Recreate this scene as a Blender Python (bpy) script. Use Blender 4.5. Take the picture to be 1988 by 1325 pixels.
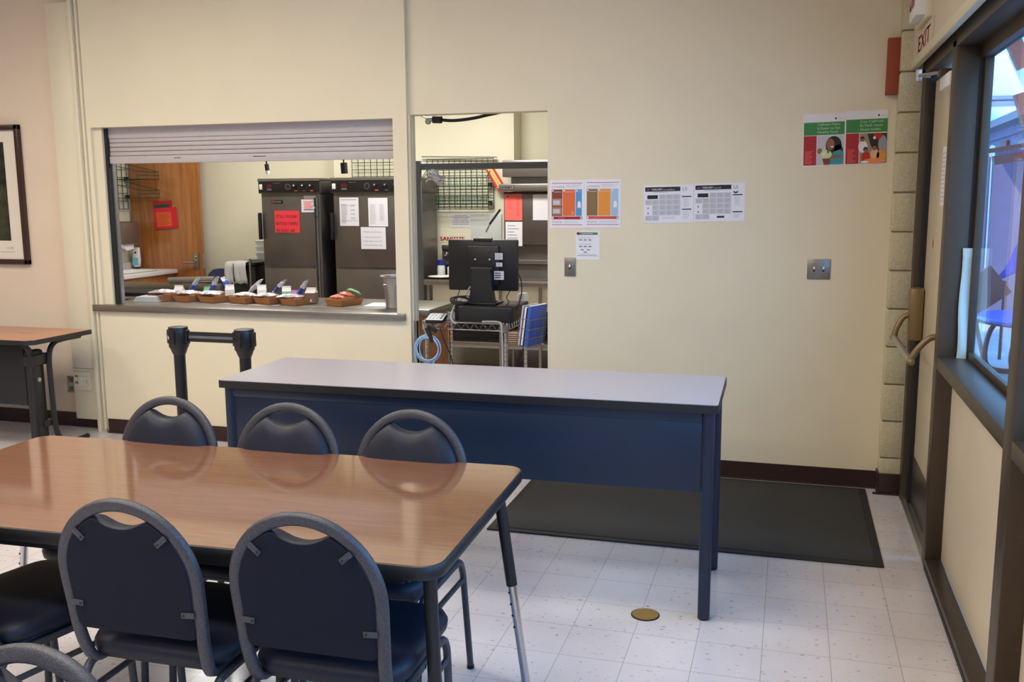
import bpy, bmesh, math, random
from mathutils import Matrix, Vector
random.seed(7)
S = bpy.context.scene
for o in list(bpy.data.objects): bpy.data.objects.remove(o)
C = S.collection
R = math.radians

# ------------------------------------------------------------------ camera
YAW, PITCH, ROLL, FPX, CAMH = R(16.396), R(8.734), R(-0.37), 1836.5, 1.596
cy, sy, cp, sp = math.cos(YAW), math.sin(YAW), math.cos(PITCH), math.sin(PITCH)
F = Vector((-sy*cp, cy*cp, -sp)); RT = Vector((cy, sy, 0)); U = RT.cross(F)
cr, sr = math.cos(ROLL), math.sin(ROLL)
rt = cr*RT + sr*U; up = -sr*RT + cr*U
cd = bpy.data.cameras.new('camera'); cam = bpy.data.objects.new('camera', cd); C.objects.link(cam)
cam.matrix_world = Matrix(((rt.x, up.x, -F.x, 0), (rt.y, up.y, -F.y, 0), (rt.z, up.z, -F.z, CAMH), (0, 0, 0, 1)))
cd.sensor_width = 36; cd.lens = FPX/1988*36; cd.clip_start = .02; cd.clip_end = 200
S.camera = cam

# ------------------------------------------------------------------ world, sun, room lights, exposure
S.view_settings.view_transform = 'Standard'; S.view_settings.look = 'None'
S.view_settings.gamma = 1; S.view_settings.use_curve_mapping = False
S.view_settings.exposure = 0.0
S.cycles.use_denoising = True
S.cycles.max_bounces = 8; S.cycles.sample_clamp_indirect = 4
W = bpy.data.worlds.new('sky'); S.world = W; W.use_nodes = True
nt = W.node_tree; nt.nodes.clear()
out = nt.nodes.new('ShaderNodeOutputWorld'); bg = nt.nodes.new('ShaderNodeBackground')
tc = nt.nodes.new('ShaderNodeTexCoord'); nz = nt.nodes.new('ShaderNodeTexNoise'); rp = nt.nodes.new('ShaderNodeValToRGB')
mp = nt.nodes.new('ShaderNodeMapping'); mp.inputs['Scale'].default_value = (1, 1, 3)
nz.inputs['Scale'].default_value = 3.2; nz.inputs['Detail'].default_value = 5
rp.color_ramp.elements[0].position = .47; rp.color_ramp.elements[0].color = (.06, .42, .95, 1)
rp.color_ramp.elements[1].position = .66; rp.color_ramp.elements[1].color = (.80, .92, 1, 1)
nt.links.new(tc.outputs['Generated'], mp.inputs['Vector']); nt.links.new(mp.outputs['Vector'], nz.inputs['Vector'])
nt.links.new(nz.outputs['Fac'], rp.inputs['Fac']); nt.links.new(rp.outputs['Color'], bg.inputs['Color'])
bg.inputs['Strength'].default_value = 7.0; nt.links.new(bg.outputs[0], out.inputs[0])

def lamp(name, kind, loc, energy, col, size=None, rot=(0, 0, 0), spread=None):
    l = bpy.data.lights.new(name, kind); l.energy = energy; l.color = col
    if kind == 'AREA':
        l.shape = 'RECTANGLE'; l.size, l.size_y = size
        if spread: l.spread = spread
    if kind == 'SUN': l.angle = R(1)
    o = bpy.data.objects.new(name, l); C.objects.link(o); o.location = loc; o.rotation_euler = rot
    return o
lamp('sun', 'SUN', (0, 0, 8), 9, (1, .95, .88), rot=tuple(Vector((.45, .5, -.74)).to_track_quat('-Z', 'Y').to_euler()))
WARM = (1, .92, .79)
CEIL = 3.45
LIGHTS = [(-3.6, 3.3, 46), (-1.5, 3.1, 27), (-3.6, .9, 46), (-1.5, .9, 32), (-3.6, -1.6, 46), (-1.5, -1.6, 36), (-6.0, 2.6, 40)]
for x, y, e in LIGHTS:
    lamp('ceiling_lamp', 'AREA', (x, y, CEIL-.06), e, WARM, (1.15, .55), spread=R(160))
KLIGHTS = [(-2.6, 6.9, 66), (-4.9, 7.3, 36)]
for x, y, e in KLIGHTS:
    lamp('kitchen_lamp', 'AREA', (x, y, 2.84), e, (1, .97, .90), (1.1, .5))

# ------------------------------------------------------------------ materials
def lin(c): return c/12.92 if c <= .04045 else ((c+.055)/1.055)**2.4
def srgb(r, g, b): return (lin(r/255), lin(g/255), lin(b/255), 1)
MATS = {}
def mat(name, rgb, rough=.5, metal=0, spec=.5, noise=0, scale=8, bump=0, bscale=200, coat=0, trans=0, emit=0, stretch=None, contrast=None, coatrough=.03, coat_ior=1.5):
    if name in MATS: return MATS[name]
    m = bpy.data.materials.new(name); m.use_nodes = True; n = m.node_tree; b = n.nodes['Principled BSDF']
    col = srgb(*rgb)
    b.inputs['Base Color'].default_value = col; b.inputs['Roughness'].default_value = rough
    b.inputs['Metallic'].default_value = metal; b.inputs['Specular IOR Level'].default_value = spec
    b.inputs['Coat Weight'].default_value = coat; b.inputs['Coat IOR'].default_value = coat_ior; b.inputs['Coat Roughness'].default_value = coatrough
    b.inputs['Transmission Weight'].default_value = trans
    if emit: b.inputs['Emission Color'].default_value = col; b.inputs['Emission Strength'].default_value = emit
    t = n.nodes.new('ShaderNodeTexCoord'); vec = t.outputs['Object']
    if stretch:
        mpn = n.nodes.new('ShaderNodeMapping'); mpn.inputs['Scale'].default_value = stretch
        n.links.new(vec, mpn.inputs['Vector']); vec = mpn.outputs['Vector']
    if noise:
        z = n.nodes.new('ShaderNodeTexNoise'); z.inputs['Scale'].default_value = scale; z.inputs['Detail'].default_value = 6
        n.links.new(vec, z.inputs['Vector'])
        r = n.nodes.new('ShaderNodeValToRGB'); a, c2 = r.color_ramp.elements
        lo, hi = contrast or (.3, .7); a.position, c2.position = lo, hi
        a.color = tuple(max(0, v*(1-noise)) for v in col[:3]) + (1,); c2.color = tuple(min(1, v*(1+noise)) for v in col[:3]) + (1,)
        n.links.new(z.outputs['Fac'], r.inputs['Fac']); n.links.new(r.outputs['Color'], b.inputs['Base Color'])
    if bump:
        z2 = n.nodes.new('ShaderNodeTexNoise'); z2.inputs['Scale'].default_value = bscale; z2.inputs['Detail'].default_value = 3
        n.links.new(vec, z2.inputs['Vector'])
        bp = n.nodes.new('ShaderNodeBump'); bp.inputs['Strength'].default_value = bump; bp.inputs['Distance'].default_value = .004
        n.links.new(z2.outputs['Fac'], bp.inputs['Height']); n.links.new(bp.outputs['Normal'], b.inputs['Normal'])
    MATS[name] = m
    return m

M_wall = mat('cream_painted_wall', (227, 216, 189), .42, noise=.02, scale=3, bump=.05, bscale=60)
M_wallL = mat('beige_painted_wall', (224, 205, 182), .6, noise=.02, scale=3, bump=.05, bscale=60)
M_kwall = mat('kitchen_cream_wall', (230, 225, 200), .5, noise=.02, scale=3)
M_trim = mat('cream_gloss_trim', (222, 212, 186), .35)
M_block = mat('painted_concrete_block', (200, 190, 160), .7, noise=.12, scale=90, bump=.9, bscale=90)
M_mortar = mat('grey_mortar', (122, 112, 92), .9)
M_base = mat('dark_brown_vinyl_base', (52, 34, 32), .45, spec=.4)
M_ceil = mat('ceiling_tile', (205, 198, 182), .9, noise=.05, scale=60)
M_bronze = mat('dark_bronze_aluminium', (74, 62, 50), .42, metal=.35, noise=.06, scale=30)
M_bronze2 = mat('worn_bronze_sill', (70, 64, 60), .38, metal=.4, noise=.15, scale=12)
M_gasket = mat('black_gasket', (22, 22, 26), .6)
M_panel = mat('cream_infill_panel', (206, 192, 170), .5, noise=.03, scale=4)
M_doorp = mat('cream_door_paint', (206, 192, 166), .4, noise=.03, scale=4)
M_steel = mat('stainless_steel', (150, 146, 142), .34, metal=.9, noise=.08, scale=10, stretch=(1, 1, 12))
M_steeld = mat('dull_stainless_door', (118, 114, 112), .36, metal=.8, noise=.06, scale=6)
M_chrome = mat('chrome', (205, 205, 210), .15, metal=1)
M_alum = mat('brushed_aluminium', (176, 174, 176), .35, metal=.85, noise=.06, scale=40)
M_shut = mat('painted_grey_slat', (186, 178, 178), .45, noise=.03, scale=20)
M_black = mat('black_plastic', (18, 18, 22), .38)
M_blackm = mat('matte_black_steel', (26, 26, 29), .45)
M_rubber = mat('black_rubber', (20, 20, 20), .7)
M_vinyl = mat('dark_navy_vinyl', (22, 26, 42), .52, spec=.4, bump=.12, bscale=260)
M_vinylb = mat('navy_back_cloth', (20, 23, 37), .8, spec=.25, bump=.15, bscale=400)
M_ham = mat('grey_hammertone_steel', (74, 74, 80), .42, metal=.35, noise=.30, scale=420, contrast=(.42, .62), bump=.25, bscale=420)
M_navy = mat('navy_enamel_steel', (19, 36, 60), .38, spec=.5, noise=.05, scale=8)
M_desk = mat('pale_grey_laminate', (163, 160, 172), .24, spec=.5, noise=.03, scale=200)
M_edge = mat('black_edge_band', (26, 25, 28), .45)
M_white = mat('white_paper', (232, 230, 238), .6)
M_whitep = mat('white_plastic', (232, 232, 230), .35)
M_ink = mat('black_ink', (28, 26, 32), .6)
M_grey = mat('grey_ink', (150, 150, 158), .6)
M_lgrey = mat('pale_grey_print', (196, 196, 204), .6)
M_red = mat('red_ink', (190, 38, 36), .6)
M_green = mat('green_wire_coating', (26, 62, 50), .4)
M_pink = mat('coral_pink_paper', (244, 110, 100), .6)
M_mag = mat('bright_red_paper', (238, 60, 72), .6)
M_yel = mat('yellow_paper', (226, 230, 130), .6)
M_orange = mat('orange_paper', (222, 92, 42), .6)
M_kraft = mat('brown_kraft_card', (164, 108, 62), .7, noise=.12, scale=300, stretch=(6, 6, .3))
M_foil = mat('crinkled_clear_wrap', (215, 215, 225), .22, metal=.45, noise=.35, scale=90, bump=1, bscale=70)
M_blue = mat('royal_blue_plastic', (30, 70, 190), .4)
M_dblue = mat('dark_blue_plastic', (28, 42, 82), .4)
M_brass = mat('aged_brass', (150, 122, 66), .4, metal=.75, noise=.1, scale=60)
M_mat = mat('charcoal_ribbed_carpet', (58, 57, 55), .95, noise=.15, scale=180, bump=.9, bscale=500)
M_cable = mat('pale_blue_cable', (150, 186, 226), .4)
M_gcable = mat('grey_cable', (170, 168, 165), .45)
M_cloth = mat('white_towel_cloth', (205, 203, 200), .9, noise=.05, scale=60, bump=.6, bscale=300)
M_conc = mat('pale_concrete', (170, 168, 178), .85, noise=.10, scale=3)
M_lav = mat('lavender_stucco', (104, 96, 126), .8, noise=.06, scale=6)
M_leaf = mat('olive_leaf', (74, 84, 52), .7, noise=.3, scale=6)
M_brown = mat('redwood_timber', (112, 62, 52), .7, noise=.15, scale=14)
M_roof = mat('blue_grey_roof_tile', (84, 92, 112), .7, noise=.1, scale=8)
M_cyan = mat('light_blue_tint_paper', (176, 200, 204), .7)
M_tan = mat('tan_enamel_metal', (134, 112, 78), .4, metal=.4)
M_diff = mat('lit_diffuser', (255, 240, 214), .5, emit=2.2)
M_gsteel = mat('grey_painted_steel', (92, 96, 102), .5)
M_sidep = mat('warm_grey_cabinet_side', (128, 112, 104), .4, metal=.55)
M_clear = mat('milky_plastic', (212, 216, 214), .35)
M_skin = mat('brown_skin_print', (150, 96, 72), .6)
M_rust = mat('rust_brown_board', (150, 66, 40), .6, noise=.1, scale=30)
M_teal = mat('teal_print', (60, 150, 156), .6)

def glass():
    m = bpy.data.materials.new('window_glass'); m.use_nodes = True; n = m.node_tree; n.nodes.clear()
    o = n.nodes.new('ShaderNodeOutputMaterial'); mx = n.nodes.new('ShaderNodeMixShader'); tr = n.nodes.new('ShaderNodeBsdfTransparent')
    gl = n.nodes.new('ShaderNodeBsdfGlossy'); fr = n.nodes.new('ShaderNodeFresnel'); fr.inputs['IOR'].default_value = 1.3
    ge = n.nodes.new('ShaderNodeNewGeometry'); mm = n.nodes.new('ShaderNodeMath'); mm.operation = 'MULTIPLY_ADD'; mm.inputs[1].default_value = 1/1.3-1.3; mm.inputs[2].default_value = 1.3
    n.links.new(ge.outputs['Backfacing'], mm.inputs[0]); n.links.new(mm.outputs[0], fr.inputs['IOR'])
    tr.inputs['Color'].default_value = (.90, .93, .97, 1); gl.inputs['Roughness'].default_value = .02
    n.links.new(fr.outputs[0], mx.inputs[0]); n.links.new(tr.outputs[0], mx.inputs[1]); n.links.new(gl.outputs[0], mx.inputs[2]); n.links.new(mx.outputs[0], o.inputs[0])
    return m
M_glass = glass()

def wood(name, c1, c2, rough, coat, stretch, scale=5, spec=.5):
    m = mat(name, c1, rough, spec=spec, coat=coat, coat_ior=2.6, coatrough=.07); n = m.node_tree; b = n.nodes['Principled BSDF']
    t = n.nodes.new('ShaderNodeTexCoord'); mpn = n.nodes.new('ShaderNodeMapping'); mpn.inputs['Scale'].default_value = stretch
    z = n.nodes.new('ShaderNodeTexNoise'); z.inputs['Scale'].default_value = scale; z.inputs['Detail'].default_value = 8; z.inputs['Roughness'].default_value = .65; z.inputs['Distortion'].default_value = .4
    r = n.nodes.new('ShaderNodeValToRGB'); r.color_ramp.elements[0].position = .36; r.color_ramp.elements[1].position = .62
    r.color_ramp.elements[0].color = srgb(*c2); r.color_ramp.elements[1].color = srgb(*c1)
    n.links.new(t.outputs['Object'], mpn.inputs['Vector']); n.links.new(mpn.outputs['Vector'], z.inputs['Vector'])
    n.links.new(z.outputs['Fac'], r.inputs['Fac']); n.links.new(r.outputs['Color'], b.inputs['Base Color'])
    return m
M_lam = wood('walnut_laminate', (128, 80, 49), (103, 60, 35), .45, 1, (2.0, 48, 1), 3)
M_lam2 = wood('walnut_laminate_dull', (186, 134, 104), (164, 112, 82), .3, 0, (2.2, 40, 1), 3)
M_door = wood('oak_veneer', (172, 108, 52), (142, 82, 36), .35, .2, (8, 8, .5), 3)
M_cabw = wood('orange_oak_base', (178, 112, 58), (150, 88, 42), .4, .1, (2, 2, 2), 3)

def floor_mat():
    m = bpy.data.materials.new('speckled_vinyl_tile'); m.use_nodes = True; n = m.node_tree; b = n.nodes['Principled BSDF']
    L = n.links.new
    t = n.nodes.new('ShaderNodeTexCoord'); sx = n.nodes.new('ShaderNodeSeparateXYZ'); L(t.outputs['Object'], sx.inputs[0])
    T = .2286
    def mth(op, a, v=None, c=None):
        q = n.nodes.new('ShaderNodeMath'); q.operation = op
        for k, w in enumerate((a, v, c)):
            if w is None: continue
            if isinstance(w, (int, float)): q.inputs[k].default_value = w
            else: L(w, q.inputs[k])
        return q.outputs[0]
    def line(axis, off):
        u = mth('DIVIDE', mth('SUBTRACT', sx.outputs[axis], off), T)
        fr = mth('FRACT', u); d = mth('ABSOLUTE', mth('SUBTRACT', fr, .5))
        return mth('GREATER_THAN', d, .4955), mth('FLOOR', u)
    lx, ix = line(0, -.0449); ly, iy = line(1, 4.1828)
    g = mth('MAXIMUM', lx, ly)
    tone = n.nodes.new('ShaderNodeTexWhiteNoise'); cmb = n.nodes.new('ShaderNodeCombineXYZ'); L(ix, cmb.inputs[0]); L(iy, cmb.inputs[1]); L(cmb.outputs[0], tone.inputs['Vector'])
    # brown flecks, stretched along X
    mpn = n.nodes.new('ShaderNodeMapping'); mpn.inputs['Scale'].default_value = (38, 75, 1); L(t.outputs['Object'], mpn.inputs['Vector'])
    z = n.nodes.new('ShaderNodeTexNoise'); z.inputs['Scale'].default_value = 1; z.inputs['Detail'].default_value = 3; L(mpn.outputs[0], z.inputs['Vector'])
    r = n.nodes.new('ShaderNodeValToRGB'); r.color_ramp.elements[0].position = .285; r.color_ramp.elements[1].position = .36
    r.color_ramp.elements[0].color = srgb(142, 128, 120); r.color_ramp.elements[1].color = srgb(203, 198, 203); L(z.outputs['Fac'], r.inputs['Fac'])
    z2 = n.nodes.new('ShaderNodeTexNoise'); z2.inputs['Scale'].default_value = 2.2; z2.inputs['Detail'].default_value = 5; L(t.outputs['Object'], z2.inputs['Vector'])
    dm = n.nodes.new('ShaderNodeMix'); dm.data_type = 'RGBA'; dm.blend_type = 'MULTIPLY'; dm.inputs[0].default_value = 1
    r2 = n.nodes.new('ShaderNodeValToRGB'); r2.color_ramp.elements[0].position = .3; r2.color_ramp.elements[0].color = (.88, .86, .84, 1); r2.color_ramp.elements[1].position = .6; L(z2.outputs['Fac'], r2.inputs['Fac'])
    L(r.outputs['Color'], dm.inputs[6]); L(r2.outputs['Color'], dm.inputs[7])
    mt = n.nodes.new('ShaderNodeMix'); mt.data_type = 'RGBA'; mt.blend_type = 'MULTIPLY'; mt.inputs[0].default_value = 1
    L(dm.outputs[2], mt.inputs[6]); vv = mth('MULTIPLY_ADD', tone.outputs['Value'], .05, .95); L(vv, mt.inputs[7])
    mg = n.nodes.new('ShaderNodeMix'); mg.data_type = 'RGBA'; L(mth('MULTIPLY', g, .75), mg.inputs[0]); L(mt.outputs[2], mg.inputs[6]); mg.inputs[7].default_value = srgb(120, 112, 108)
    L(mg.outputs[2], b.inputs['Base Color']); b.inputs['Roughness'].default_value = .17
    z3 = n.nodes.new('ShaderNodeTexNoise'); z3.inputs['Scale'].default_value = 5; L(t.outputs['Object'], z3.inputs['Vector'])
    L(mth('MULTIPLY_ADD', z3.outputs['Fac'], .16, .10), b.inputs['Roughness'])
    bp = n.nodes.new('ShaderNodeBump'); bp.inputs['Strength'].default_value = .04; bp.inputs['Distance'].default_value = .02
    z4 = n.nodes.new('ShaderNodeTexNoise'); z4.inputs['Scale'].default_value = 9; L(t.outputs['Object'], z4.inputs['Vector']); L(z4.outputs['Fac'], bp.inputs['Height']); L(bp.outputs[0], b.inputs['Normal'])
    return m
M_floor = floor_mat()

# ------------------------------------------------------------------ mesh building
_TXT = {}
def text_geo(s):
    if s not in _TXT:
        cu = bpy.data.curves.new('t', 'FONT'); cu.body = s; cu.size = 1; cu.resolution_u = 2
        o = bpy.data.objects.new('t', cu); C.objects.link(o)
        dg = bpy.context.evaluated_depsgraph_get(); me = bpy.data.meshes.new_from_object(o.evaluated_get(dg))
        vs = [v.co.copy() for v in me.vertices]; fs = [tuple(p.vertices) for p in me.polygons]
        bpy.data.objects.remove(o); bpy.data.curves.remove(cu); bpy.data.meshes.remove(me)
        xs = [v.x for v in vs] or [0]; _TXT[s] = (vs, fs, min(xs), max(xs))
    return _TXT[s]

def frame(o, u, v):
    u, v = Vector(u).normalized(), Vector(v).normalized(); w = u.cross(v)
    return Matrix(((u.x, v.x, w.x, o[0]), (u.y, v.y, w.y, o[1]), (u.z, v.z, w.z, o[2]), (0, 0, 0, 1)))

class MB:
    G = Matrix.Identity(4)     # placing and sizing of a whole assembly
    def __init__(s): s.v = []; s.f = []; s.mi = []; s.mats = []; s.M = Matrix.Identity(4)
    def m(s, mt):
        if mt not in s.mats: s.mats.append(mt)
        return s.mats.index(mt)
    def add(s, vs, fs, mt):
        b = len(s.v); k = s.m(mt)
        s.v += [MB.G @ (s.M @ Vector(p)) for p in vs]; s.f += [tuple(b+i for i in f) for f in fs]; s.mi += [k]*len(fs)
        return s
    def box(s, x0, x1, y0, y1, z0, z1, mt, bev=0):
        if x0 > x1: x0, x1 = x1, x0
        if y0 > y1: y0, y1 = y1, y0
        if z0 > z1: z0, z1 = z1, z0
        b = min(bev, (x1-x0)*.49, (y1-y0)*.49, (z1-z0)*.49)
        if b <= 0:
            vs = [(x, y, z) for z in (z0, z1) for y in (y0, y1) for x in (x0, x1)]
            return s.add(vs, [(0, 2, 3, 1), (4, 5, 7, 6), (0, 1, 5, 4), (2, 6, 7, 3), (0, 4, 6, 2), (1, 3, 7, 5)], mt)
        bm = bmesh.new(); bmesh.ops.create_cube(bm, size=1)
        for v in bm.verts: v.co = Vector(((x0+x1)/2+v.co.x*(x1-x0), (y0+y1)/2+v.co.y*(y1-y0), (z0+z1)/2+v.co.z*(z1-z0)))
        bmesh.ops.bevel(bm, geom=list(bm.edges), offset=b, segments=2, profile=.5, affect='EDGES')
        bm.verts.index_update(); vs = [v.co.copy() for v in bm.verts]; fs = [tuple(v.index for v in f.verts) for f in bm.faces]; bm.free()
        return s.add(vs, fs, mt)
    def rings(s, rings, mt, cap0=True, cap1=True, closed=True):
        n = len(rings[0]); vs = [p for r in rings for p in r]; fs = []
        for i in range(len(rings)-1):
            for j in range(n if closed else n-1):
                a = i*n+j; b2 = i*n+(j+1) % n
                fs.append((a, b2, b2+n, a+n))
        if cap0: fs.append(tuple(range(n-1, -1, -1)))
        if cap1: fs.append(tuple(range((len(rings)-1)*n, len(rings)*n)))
        return s.add(vs, fs, mt)
    def tube(s, pts, r, mt, n=10, rb=None, upv=None, loop=False):
        pts = [Vector(p) for p in pts]; rg = []; N = len(pts)
        pu = Vector(upv) if upv else None
        for i, p in enumerate(pts):
            if loop: t = pts[(i+1) % N]-pts[i-1]
            else: t = (pts[min(i+1, N-1)]-pts[max(i-1, 0)])
            t.normalize()
            if pu is None: pu = Vector((0, 0, 1)) if abs(t.z) < .9 else Vector((1, 0, 0))
            a = pu - t*pu.dot(t)
            if a.length < 1e-4: a = t.orthogonal()
            a.normalize(); b2 = t.cross(a)
            if not upv: pu = a
            ra = r[i] if isinstance(r, (list, tuple)) else r
            rb2 = rb if rb else ra
            rg.append([p + a*ra*math.cos(2*math.pi*k/n) + b2*rb2*math.sin(2*math.pi*k/n) for k in range(n)])
        if loop: rg.append(rg[0]); return s.rings(rg, mt, False, False)
        return s.rings(rg, mt)
    def lathe(s, prof, mt, c=(0, 0), n=24):
        rg = [[(c[0]+r*math.cos(2*math.pi*k/n), c[1]+r*math.sin(2*math.pi*k/n), z) for k in range(n)] for r, z in prof]
        return s.rings(rg, mt)
    def prism(s, poly, z0, z1, mt):
        return s.rings([[(x, y, z0) for x, y in poly], [(x, y, z1) for x, y in poly]], mt)
    def ball(s, c, r, mt, n=10, sc=(1, 1, 1)):
        rg = []
        for i in range(1, n):
            a = math.pi*i/n
            rg.append([(c[0]+r*sc[0]*math.sin(a)*math.cos(2*math.pi*k/(n*2)), c[1]+r*sc[1]*math.sin(a)*math.sin(2*math.pi*k/(n*2)), c[2]-r*sc[2]*math.cos(a)) for k in range(n*2)])
        return s.rings(rg, mt)
    # flat print in the XY plane of s.M, w = height above sheet
    def rect(s, u0, v0, u1, v1, w, mt): return s.add([(u0, v0, w), (u1, v0, w), (u1, v1, w), (u0, v1, w)], [(0, 1, 2, 3)], mt)
    def polyf(s, pts, w, mt): return s.add([(a, b, w) for a, b in pts], [tuple(range(len(pts)))], mt)
    def disc(s, c, ru, rv, w, mt, n=20): return s.polyf([(c[0]+ru*math.cos(2*math.pi*k/n), c[1]+rv*math.sin(2*math.pi*k/n)) for k in range(n)], w, mt)
    def text(s, txt, u, v, h, w, mt, width=None, align='l', bold=0):
        vs, fs, x0, x1 = text_geo(txt); k = h/.72; kx = k if width is None else width/max(x1-x0, .01)
        ww = (x1-x0)*kx; off = {'l': 0, 'c': -ww/2, 'r': -ww}[align]
        for d in ((0,) if not bold else (-bold, 0, bold)):
            s.add([(u+off+d+(p.x-x0)*kx, v+p.y*k, w+abs(d)*.01) for p in vs], fs, mt)
        return s
    def lines(s, u0, v0, u1, v1, n, w, mt, fill=.4, rag=.3):
        dv = (v1-v0)/n
        for i in range(n):
            e = u1-(u1-u0)*rag*random.random()
            s.rect(u0, v0+dv*(i+.5-fill/2), e, v0+dv*(i+.5+fill/2), w, mt)
        return s
    def build(s, name, parent=None, loc=None, smooth=40, rotz=0):
        me = bpy.data.meshes.new(name)
        vs = s.v
        if loc is not None:
            loc = MB.G @ Vector(loc); L = Matrix.Translation(Vector(loc)) @ Matrix.Rotation(rotz, 4, 'Z'); Li = L.inverted(); vs = [Li @ p for p in vs]
        me.from_pydata([tuple(p) for p in vs], [], s.f); me.update()
        for mt in s.mats: me.materials.append(mt)
        me.polygons.foreach_set('material_index', s.mi)
        bm = bmesh.new(); bm.from_mesh(me)
        bmesh.ops.recalc_face_normals(bm, faces=[f for f in bm.faces if True]) if s.recalc else None
        bm.to_mesh(me); bm.free()
        if smooth:
            me.polygons.foreach_set('use_smooth', [True]*len(me.polygons))
            try: me.set_sharp_from_angle(angle=R(smooth))
            except Exception: pass
        o = bpy.data.objects.new(name, me); C.objects.link(o)
        if loc is not None: o.matrix_local = L
        if parent: o.parent = parent
        return o
    recalc = True

class Flat(MB):
    recalc = False

def tag(o, label, cat, group=None, kind=None):
    if label: o['label'] = label
    if cat: o['category'] = cat
    if group: o['group'] = group
    if kind: o['kind'] = kind
    return o
def st(o, label=None):
    o['kind'] = 'structure'
    if label: o['label'] = label
    return o
def empty(name, loc, label, cat, rotz=0, group=None):
    o = bpy.data.objects.new(name, None); C.objects.link(o); o.location = MB.G @ Vector(loc); o.rotation_euler = (0, 0, rotz); o.empty_display_size = .1
    return tag(o, label, cat, group)
def copy_tree(o, parent=None):
    c = o.copy(); C.objects.link(c)
    if parent: c.parent = parent
    for ch in list(o.children): copy_tree(ch, c)
    return c
def adopt(o, p):
    o.parent = p; o.matrix_parent_inverse = Matrix.Translation(-Vector(p.location)); return o
def part(b, name, root, **k):
    o = b.build(name, **k); o.parent = root; return o
def arc(c, r, a0, a1, n, f): return [f(c[0]+r*math.cos(R(a0+(a1-a0)*i/n)), c[1]+r*math.sin(R(a0+(a1-a0)*i/n))) for i in range(n+1)]
def rrect(x0, x1, y0, y1, r, n=6):
    p = []
    for cx, cyy, a in ((x1-r, y1-r, 0), (x0+r, y1-r, 90), (x0+r, y0+r, 180), (x1-r, y0+r, 270)):
        p += [(cx+r*math.cos(R(a+90*i/n)), cyy+r*math.sin(R(a+90*i/n))) for i in range(n+1)]
    return p
def smoothpath(pts, k=4):
    P = [Vector(p) for p in pts]; o = []
    for i in range(len(P)-1):
        a, b, c, d = P[max(i-1, 0)], P[i], P[i+1], P[min(i+2, len(P)-1)]
        for j in range(k):
            t = j/k; o.append(.5*((2*b)+(c-a)*t+(2*a-5*b+4*c-d)*t*t+(3*b-a-3*c+d)*t**3))
    o.append(P[-1]); return o

WY = 5.352      # plane of the long wall
def wallframe(x, z, y=WY): return frame((x, y, z), (1, 0, 0), (0, 0, 1))   # w points to -Y

# ------------------------------------------------------------------ ROOM SHELL
b = MB(); b.box(-9, .60, -5, 5.5, -.08, 0, M_floor); b.box(-7.0, .60, 5.5, 9.4, -.08, 0, M_floor); st(b.build('floor'))
b = MB(); b.box(-9.1, .95, -5.1, 9.5, CEIL, CEIL+.3, M_ceil); st(b.build('ceiling'))
b = MB(); b.box(-6.9, .6, 5.52, 9.3, 2.86, CEIL, M_ceil); st(b.build('ceiling_kitchen'))
# long wall, with the serving opening and the doorway
OX0, OX1, OZ0, OZ1 = -4.44, -2.295, .886, 2.055
DX0, DX1, DZ = -2.19, -1.355, 2.075
b = MB()
b.box(-4.47, OX1-.0, 5.315, 5.50, 0, .862, M_wall)               # below the counter
b.box(-4.47, OX1, 5.315, 5.50, OZ1, CEIL, M_wall)                # above the opening
b.box(OX1, -2.205, 5.315, 5.41, 0, CEIL, M_wall)                 # pier
b.box(-4.47, -4.44, 5.315, 5.41, .862, OZ1, M_wall)
b.box(-4.44, -4.375, 5.34, 5.40, .886, OZ1, M_trim)
b.box(-2.205, DX1, WY, 5.46, DZ, CEIL, M_wall)                   # above the doorway
b.box(DX1, .52, WY, 5.50, 0, CEIL, M_wall)
b.box(.52, .60, 5.35, 5.50, 0, CEIL, M_wall)
b.box(-2.205, DX0, 5.37, 5.41, 0, DZ, M_trim)
st(b.build('wall_back'))
b = MB(); b.box(-9, -4.47, 5.42, 5.50, 0, CEIL, M_wallL); st(b.build('wall_back_left'))
b = MB(); b.box(-9.1, -9.0, -5, 5.5, 0, CEIL, M_wallL); st(b.build('wall_left'))
b = MB(); b.box(-9, .9, -5.1, -5, 0, CEIL, M_wallL); st(b.build('wall_behind'))
# moulded vertical strips where the folding partition closes
b = MB()
b.box(-4.545, -4.515, 5.30, 5.42, 0, CEIL, M_trim, .004); b.box(-4.515, -4.500, 5.335, 5.42, 0, CEIL, M_trim)
b.box(-4.500, -4.482, 5.31, 5.42, .02, CEIL, M_trim, .003); b.box(-4.482, -4.468, 5.33, 5.42, .02, CEIL, M_trim)
st(b.build('trim_1'))
# aluminium edge of the doorway
b = MB(); b.box(-2.212, -2.19, 5.325, 5.40, 0, .84, M_alum, .002); b.box(-2.205, -2.192, 5.335, 5.40, .84, DZ, M_trim, .002); st(b.build('trim_2'))
# baseboards
b = MB()
for x0, x1, y in ((-4.46, -2.215, 5.315), (DX1, .50, WY)):
    b.box(x0, x1, y-.008, y, 0, .098, M_base); b.box(x0, x1, y-.016, y, 0, .012, M_base)
st(b.build('baseboard_back'))
b = MB(); b.box(-9, -4.545, 5.41, 5.42, 0, .098, M_base); b.box(-9, -4.545, 5.40, 5.42, 0, .012, M_base); st(b.build('baseboard_back_left'))
b = MB(); b.box(.497, .60, 5.242, 5.25, 0, .115, M_base, .002); b.box(.489, .497, 5.242, 5.35, 0, .115, M_base, .002); b.box(.47, .60, 5.236, 5.25, 0, .01, M_base); st(b.build('baseboard_right'))
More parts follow.
